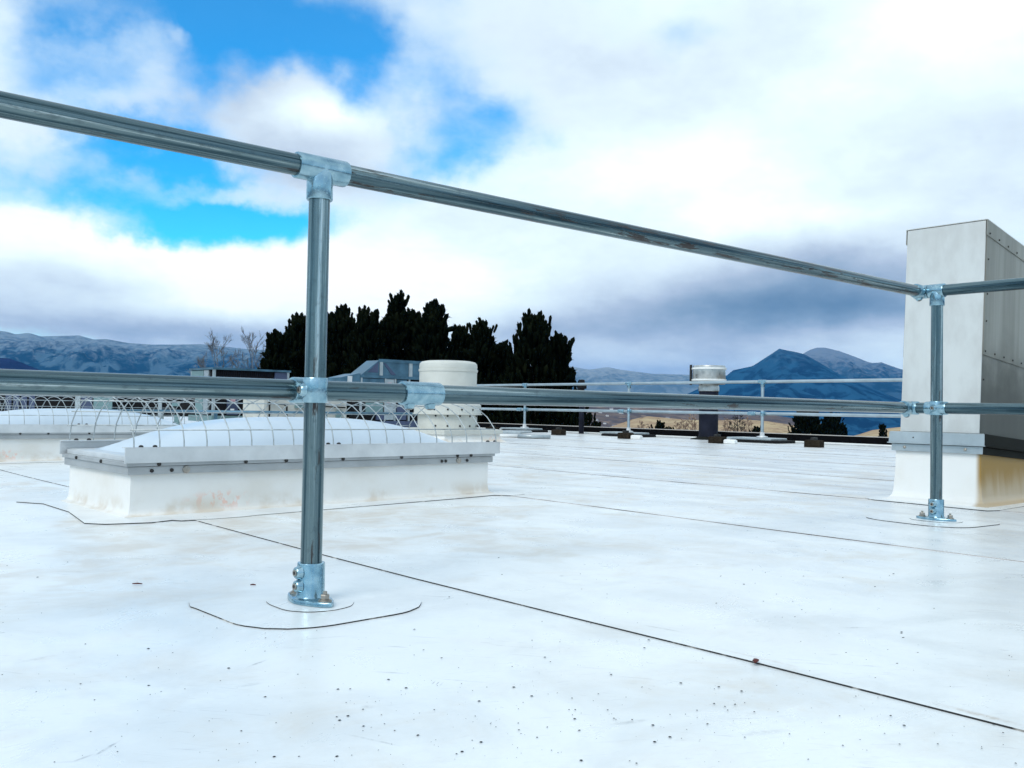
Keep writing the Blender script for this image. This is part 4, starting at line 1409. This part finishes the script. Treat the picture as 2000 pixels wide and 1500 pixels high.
def crown_mesh(name, H, Rad, seed, base=0.06, n_sites=260, fill=150, power=0.68, tl=0.60, lean=0.0):
    g = np.random.default_rng(seed)
    P, Dn, Sc = [], [], []
    ph = g.uniform(0, 6.28, 6)

    def prof(h, a):
        p = 1.12 * (1 - h) ** power * (0.72 + 0.28 * min(1.0, (h - base) / 0.18 + 0.2))
        lump = 1 + 0.20 * math.sin(3 * a + ph[0] + 7 * h) + 0.13 * math.sin(5 * a + ph[1] - 11 * h) + 0.14 * math.sin(17 * h + ph[2] + 2 * a)
        return Rad * p * lump
    for i in range(n_sites):
        h = base + (1 - base) * g.random() ** 0.85 * 0.985
        a = g.uniform(0, 6.283)
        r = prof(h, a) * g.uniform(0.66, 1.17)
        c = np.array([r * math.cos(a), r * math.sin(a), h * H - 0.35])
        outw = np.array([math.cos(a), math.sin(a), 0])
        for k in range(3):
            j = g.normal(0, 0.15, 3) * np.array([1, 1, 0.9])
            d = outw * g.uniform(-0.05, 0.32) + np.array([0, 0, 1.0]) + g.normal(0, 0.12, 3)
            P.append(c + j)
            Dn.append(d)
            Sc.append(tl * g.uniform(0.75, 1.2))
    for i in range(fill):
        h = base + (1 - base) * g.random() * 0.93
        a = g.uniform(0, 6.283)
        r = prof(h, a) * g.uniform(0.1, 0.75)
        P.append(np.array([r * math.cos(a), r * math.sin(a), h * H - 0.6]))
        Dn.append(np.array([0.5 * math.cos(a), 0.5 * math.sin(a), 1.0]) + g.normal(0, 0.3, 3))
        Sc.append(tl * g.uniform(1.2, 1.9))
    for k in range(9):                      # leader and candles
        P.append(np.array([g.normal(0, 0.10), g.normal(0, 0.10), H - tl - k * 0.22]))
        Dn.append(np.array([g.normal(0, 0.14), g.normal(0, 0.14), 1.0]))
        Sc.append(tl * g.uniform(0.85, 1.1))
    P, Dn, Sc = np.array(P), np.array(Dn), np.array(Sc)
    M = rot_to(Dn)
    which = g.integers(0, 4, len(P))
    VV, FF = [], []
    off = 0
    for q in range(4):
        idx = np.where(which == q)[0]
        tv, tf = TUFTS[q]
        wide = np.stack([Sc[idx] * 0.92, Sc[idx] * 0.92, Sc[idx]], axis=1)
        pts = np.einsum('nij,nkj->nki', M[idx], tv[None] * wide[:, None, :]) + P[idx][:, None, :]
        VV.append(pts.reshape(-1, 3))
        n = len(tv)
        FF.append((tf[None] + (np.arange(len(idx)) * n)[:, None, None] + off).reshape(-1, 3))
        off += len(idx) * n
    V, Fc = np.concatenate(VV), np.concatenate(FF)
    me = bpy.data.meshes.new(name)
    me.vertices.add(len(V))
    me.vertices.foreach_set('co', V.ravel())
    me.loops.add(len(Fc) * 3)
    me.loops.foreach_set('vertex_index', Fc.ravel().astype(np.int32))
    me.polygons.add(len(Fc))
    me.polygons.foreach_set('loop_start', np.arange(0, len(Fc) * 3, 3, dtype=np.int32))
    me.materials.append(MT['pine'])
    me.update(calc_edges=True)
    return me


def pine(px, ytop, dep, Rad, seed, label, gz=-5.0, group='dark pine trees beyond the far roof edge', name='pine_tree', power=0.68, n=400, fill=150, tl=0.60, cat='tree'):
    tip = at_depth(px, ytop, dep)
    Rad *= 1.1 if name == 'pine_tree' else 1.0
    H = tip.z - gz
    t = thing(name, label, cat, (tip.x, tip.y, gz), 0, group)
    link('crown', crown_mesh('crown', H, Rad, seed, 0.06, n, fill, power, tl), t)
    MB().tube([(0, 0, -0.1), (0.05, 0.02, H * 0.4), (0, 0, H * 0.93)], 0.2, 8, True, 0, [0.16 * Rad, 0.11 * Rad, 0.02]).build('trunk', MT['bark'], t, True)
    return t


pine(543, 655, 44.0, 1.15, 1, 'short dark pine forming the left end of the tree row')
pine(582, 622, 46.5, 1.55, 2, 'dark pine just left of the first post')
pine(638, 612, 47.5, 1.3, 3, 'dark pine right behind the first post')
pine(671, 602, 46.0, 1.35, 4, 'dark pine just right of the first post')
pine(718, 601, 44.0, 1.45, 5, 'broad dark pine left of the tallest one, above the sloping intake hood')
pine(776, 583, 46.0, 1.45, 6, 'tallest dark pine with a narrow pointed top', power=0.72)
pine(812, 610, 48.5, 1.1, 7, 'narrow dark pine squeezed in right of the tallest one')
pine(846, 594, 45.0, 1.6, 8, 'broad dark pine above the cream fan')
pine(899, 642, 48.0, 1.1, 9, 'small pine in the dip right of the cream fan', power=0.75)
pine(943, 633, 45.0, 1.35, 10, 'dark pine between the cream fan and the lone right pine')
pine(979, 672, 47.0, 1.1, 11, 'low dark pine filling the gap left of the lone right pine')
pine(1042, 611, 43.0, 1.85, 12, 'broad cone shaped dark pine standing tallest at the right of the row', n=330, fill=200)
pine(1090, 656, 44.0, 1.25, 13, 'slender dark pine at the right end of the row')
pine(1008, 700, 45.0, 1.35, 14, 'low pine under the left flank of the broad right pine')
pine(524, 690, 43.0, 0.55, 15, 'small dark shrubby pine at the far left foot of the row', n=90, fill=40, tl=0.45)
pine(742, 632, 49.0, 1.3, 16, 'dark pine filling in behind the intake hood', power=0.7)
pine(1148, 808, 60.0, 1.15, 17, 'low dark bush above the parapet right of the pine row', gz=-4.2, name='bush', group='dark bushes beyond the parapet', cat='bush', n=90, fill=60, tl=0.5, power=0.5)
pine(1287, 824, 90.0, 0.95, 18, 'small dark bush in front of the tan mound', gz=-4.6, name='bush', group='dark bushes beyond the parapet', cat='bush', n=60, fill=40, tl=0.6, power=0.5)
pine(1308, 834, 95.0, 0.8, 25, 'tiny dark bush right of the small bush by the tan mound', gz=-4.8, name='bush', group='dark bushes beyond the parapet', cat='bush', n=40, fill=30, tl=0.5, power=0.4)
pine(1476, 830, 95.0, 0.9, 19, 'small dark bush at the foot of the third far post', gz=-4.8, name='bush', group='dark bushes beyond the parapet', cat='bush', n=50, fill=40, tl=0.6, power=0.5)
pine(1576, 799, 120.0, 2.2, 20, 'taller round dark conifer of the pair left of the duct', name='conifer', group='dark conifers at the valley edge', n=240, fill=150, tl=0.8, power=0.42)
pine(1627, 811, 120.0, 1.65, 21, 'shorter round dark conifer of the pair left of the duct', name='conifer', group='dark conifers at the valley edge', n=200, fill=120, tl=0.8, power=0.42)
pine(1724, 830, 110.0, 0.9, 22, 'little pointed spruce right beside the duct curb', name='conifer', group='dark conifers at the valley edge', n=70, fill=40, tl=0.55, power=0.95)


# ------------------------------------------------------------------ bare trees
def bare(px, ytop, dep, seed, label, gz=-5.0, m_tr='birch', m_tw='twig', levels=5, spread=0.45, group='bare trees beyond the roof', r0=0.065, name='bare_tree', tw=0.009):
    rr = random.Random(seed)
    tip = at_depth(px, ytop, dep)
    H = tip.z - gz
    t = thing(name, label, 'tree', (tip.x, tip.y, gz), 0, group)
    tr, cr = MB(), MB()
    tr.tube([(0, 0, -0.1), (rr.uniform(-.1, .1), 0, H * 0.35), (rr.uniform(-.15, .15), rr.uniform(-.1, .1), H * 0.68), (0, 0, H * 0.98)], 0.1, 6, True, 0, [r0, r0 * 0.75, r0 * 0.45, tw * 0.6])

    def grow(p, d, L, r, lv):
        mid = p + d * L * 0.5 + Vector((rr.uniform(-1, 1), rr.uniform(-1, 1), rr.uniform(-1, 1))) * L * 0.06
        q = p + d * L + Vector((0, 0, L * 0.06))
        cr.tube([p, mid, q], r, 3, False, 0, [r, r * 0.8, max(r * 0.6, tw * 0.7)])
        if lv <= 0:
            return
        for k in range(3):
            s = Vector((rr.gauss(0, 1), rr.gauss(0, 1), rr.gauss(0.15, 0.6))).normalized()
            nd = (d + s * spread * 1.25 + Vector((0, 0, 0.16))).normalized()
            a = p.lerp(q, rr.uniform(0.45, 1.0))
            grow(a, nd, L * rr.uniform(0.55, 0.75), max(r * 0.62, tw), lv - 1)
    nb = 15
    for k in range(nb):
        h = H * (0.22 + 0.70 * k / nb)
        a = k * 2.4 + rr.uniform(-.4, .4)
        d = Vector((math.cos(a) * spread * 1.5, math.sin(a) * spread * 1.5, 0.9)).normalized()
        grow(Vector((0, 0, h)), d, H * 0.17 * (1.15 - 0.8 * k / nb), max(r0 * 0.35, tw), levels - 1 - (k > nb * 0.8))
    tr.build('trunk', MT[m_tr], t, True)
    cr.build('crown', MT[m_tw], t)
    return t


bare(424, 643, 60, 1, 'bare pale twigged tree rising above the left air conditioner')
bare(492, 641, 62, 2, 'bare pale twigged tree between the other bare tree and the pines', spread=0.40)
k = 0
for px, yt, dep, lab in ((1334, 815, 150, 'reddish bare tree just left of the flue'), (1352, 806, 160, 'tallest reddish bare tree beside the flue pipe'),
                         (1322, 822, 140, 'low reddish bare bush at the left of the flue group'), (1440, 797, 150, 'dark branched bare tree between flue and third far post'),
                         (1421, 814, 160, 'reddish bare tree right beside the flue pipe'), (1461, 812, 165, 'reddish bare tree nearest the third far post'),
                         (1253, 820, 170, 'thin bare tree on the tan mound right of the middle far post'), (1268, 826, 165, 'low bare bush on the middle of the tan mound')):
    k += 1
    bare(px, yt, dep, 20 + k, lab, -6.0, 'bark' if k == 4 else 'rust_twig', 'bark' if k == 4 else 'rust_twig', 4, 0.62, 'bare trees on the tan mound', 0.08, tw=0.030)

# a few houses on the brown hillside
HOUSE = [(1172, 806, 1550), (1186, 813, 1450), (1194, 800, 1700), (1164, 822, 1350), (1181, 828, 1300), (1304, 818, 1350), (1213, 808, 1600), (1200, 834, 1250)]
wl = MB().box(-4, 4, -3, 3, -3.0, 2.6).mesh('wall', plain('pale_house_wall', (0.62, 0.60, 0.58), 0.8), False)
rf = MB().add([(-4.4, -3.5, 2.65), (4.4, -3.5, 2.65), (4.4, 3.5, 2.65), (-4.4, 3.5, 2.65), (-4.4, 0, 4.4), (4.4, 0, 4.4)],
              [(0, 1, 5, 4), (2, 3, 4, 5), (1, 2, 5), (3, 0, 4), (3, 2, 1, 0)]).mesh('roof', plain('grey_house_roof', (0.22, 0.19, 0.20), 0.9), False)
hl = ['pale house highest left on the brown hillside', 'pale house between others on the brown hillside', 'upper pale house nearest the middle far post', 'pale house low at the left above the dark bush',
      'pale house lowest left above the tan mound', 'lone pale house right of the tan mound top', 'pale house hard against the middle far post', 'lowest pale house just left of the middle far post']
dg = bpy.context.evaluated_depsgraph_get()
for (px, py, D), lab in zip(HOUSE, hl):
    r = ray(px, py)
    bpy.context.view_layer.update()
    ok, loc, nrm, idx, ob, mtx = S.ray_cast(bpy.context.view_layer.depsgraph, EYE + r * 700, r)
    hit = loc if ok and ob and ob.name.startswith('hillside') else EYE + r * D
    t = thing('house', lab, 'house', hit, random.uniform(0, 3), 'far pale houses on the brown hillside')
    link('wall', wl, t)
    link('roof', rf, t)

# ------------------------------------------------------------------ small litter on the near roof
g = on_ground(1476, 1300)
lf = MB()
out = [(-0.012, 0), (-0.006, 0.004), (0.0, 0.0065), (0.004, 0.004), (0.010, 0.006), (0.009, 0.001), (0.013, -0.002), (0.004, -0.005), (-0.004, -0.006)]
lf.add([(x, y, 0.004 + 0.004 * abs(math.sin(x * 250))) for x, y in out] + [(x, y, 0.0055 + 0.004 * abs(math.sin(x * 250))) for x, y in out],
       [tuple(range(8, -1, -1)), tuple(range(9, 18))] + [(i, (i + 1) % 9, 9 + (i + 1) % 9, 9 + i) for i in range(9)])
tag(lf.build('leaf', MT['leaf'], None, False, (g.x, g.y, 0.002), (0, 0, 0.4)), 'curled dark red leaf caught on the membrane seam', 'leaf')
for (px, py, L, a, lab) in ((268, 1145, 0.024, -0.7, 'dark twig lying below the left corner of the nearest skylight'), (494, 1147, 0.013, -0.6, 'tiny twig left of the near post base')):
    g = on_ground(px, py)
    tag(MB().tube([(-L / 2, 0, 0), (0, 0.0012, 0.0006), (L / 2, 0, 0)], 0.0016, 6, True, 0, [0.0014, 0.002, 0.0012]).build('twig', MT['leaf'], None, True, (g.x, g.y, 0.0062), (0, 0, a)), lab, 'twig')

gm = MB()
rr = random.Random(3)
cl = [(1150, 1380, 190, 70), (1010, 1440, 260, 50), (1800, 1290, 140, 60), (840, 1400, 150, 60), (1620, 1400, 250, 70), (250, 1330, 200, 80), (1230, 1230, 300, 100), (620, 1380, 250, 80), (1500, 1180, 350, 70)]
for k in range(640):
    cxp, cyp, sx, sy = rr.choice(cl)
    px, py = (rr.gauss(cxp, sx), rr.gauss(cyp, sy)) if k % 3 else (rr.uniform(0, 2000), 1090 + 410 * rr.random() ** 0.8)
    if not (0 < px < 2000 and 1060 < py < 1499):
        continue
    g = on_ground(px, py)
    s = rr.choice((0.0004, 0.0004, 0.0005, 0.0005, 0.0006, 0.0008, 0.0010, 0.0013, 0.0020)) * (0.8 + 0.4 * g.length)
    a = rr.uniform(0, 3.1)
    e = rr.uniform(0.5, 1.0)
    pts = []
    for q in range(5):
        t = a + q * 1.2566
        pts.append((g.x + s * math.cos(t), g.y + s * e * math.sin(t), 0.0030))
    pts += [(g.x, g.y, 0.0045 + s * 0.8)]
    gm.add([(p[0], p[1], p[2] if i < 5 else 0.0034 + s * 0.2) for i, p in enumerate(pts)], [(q, (q + 1) % 5, 5) for q in range(5)])
kind(gm.build('grit', MT['grit']), 'stuff')
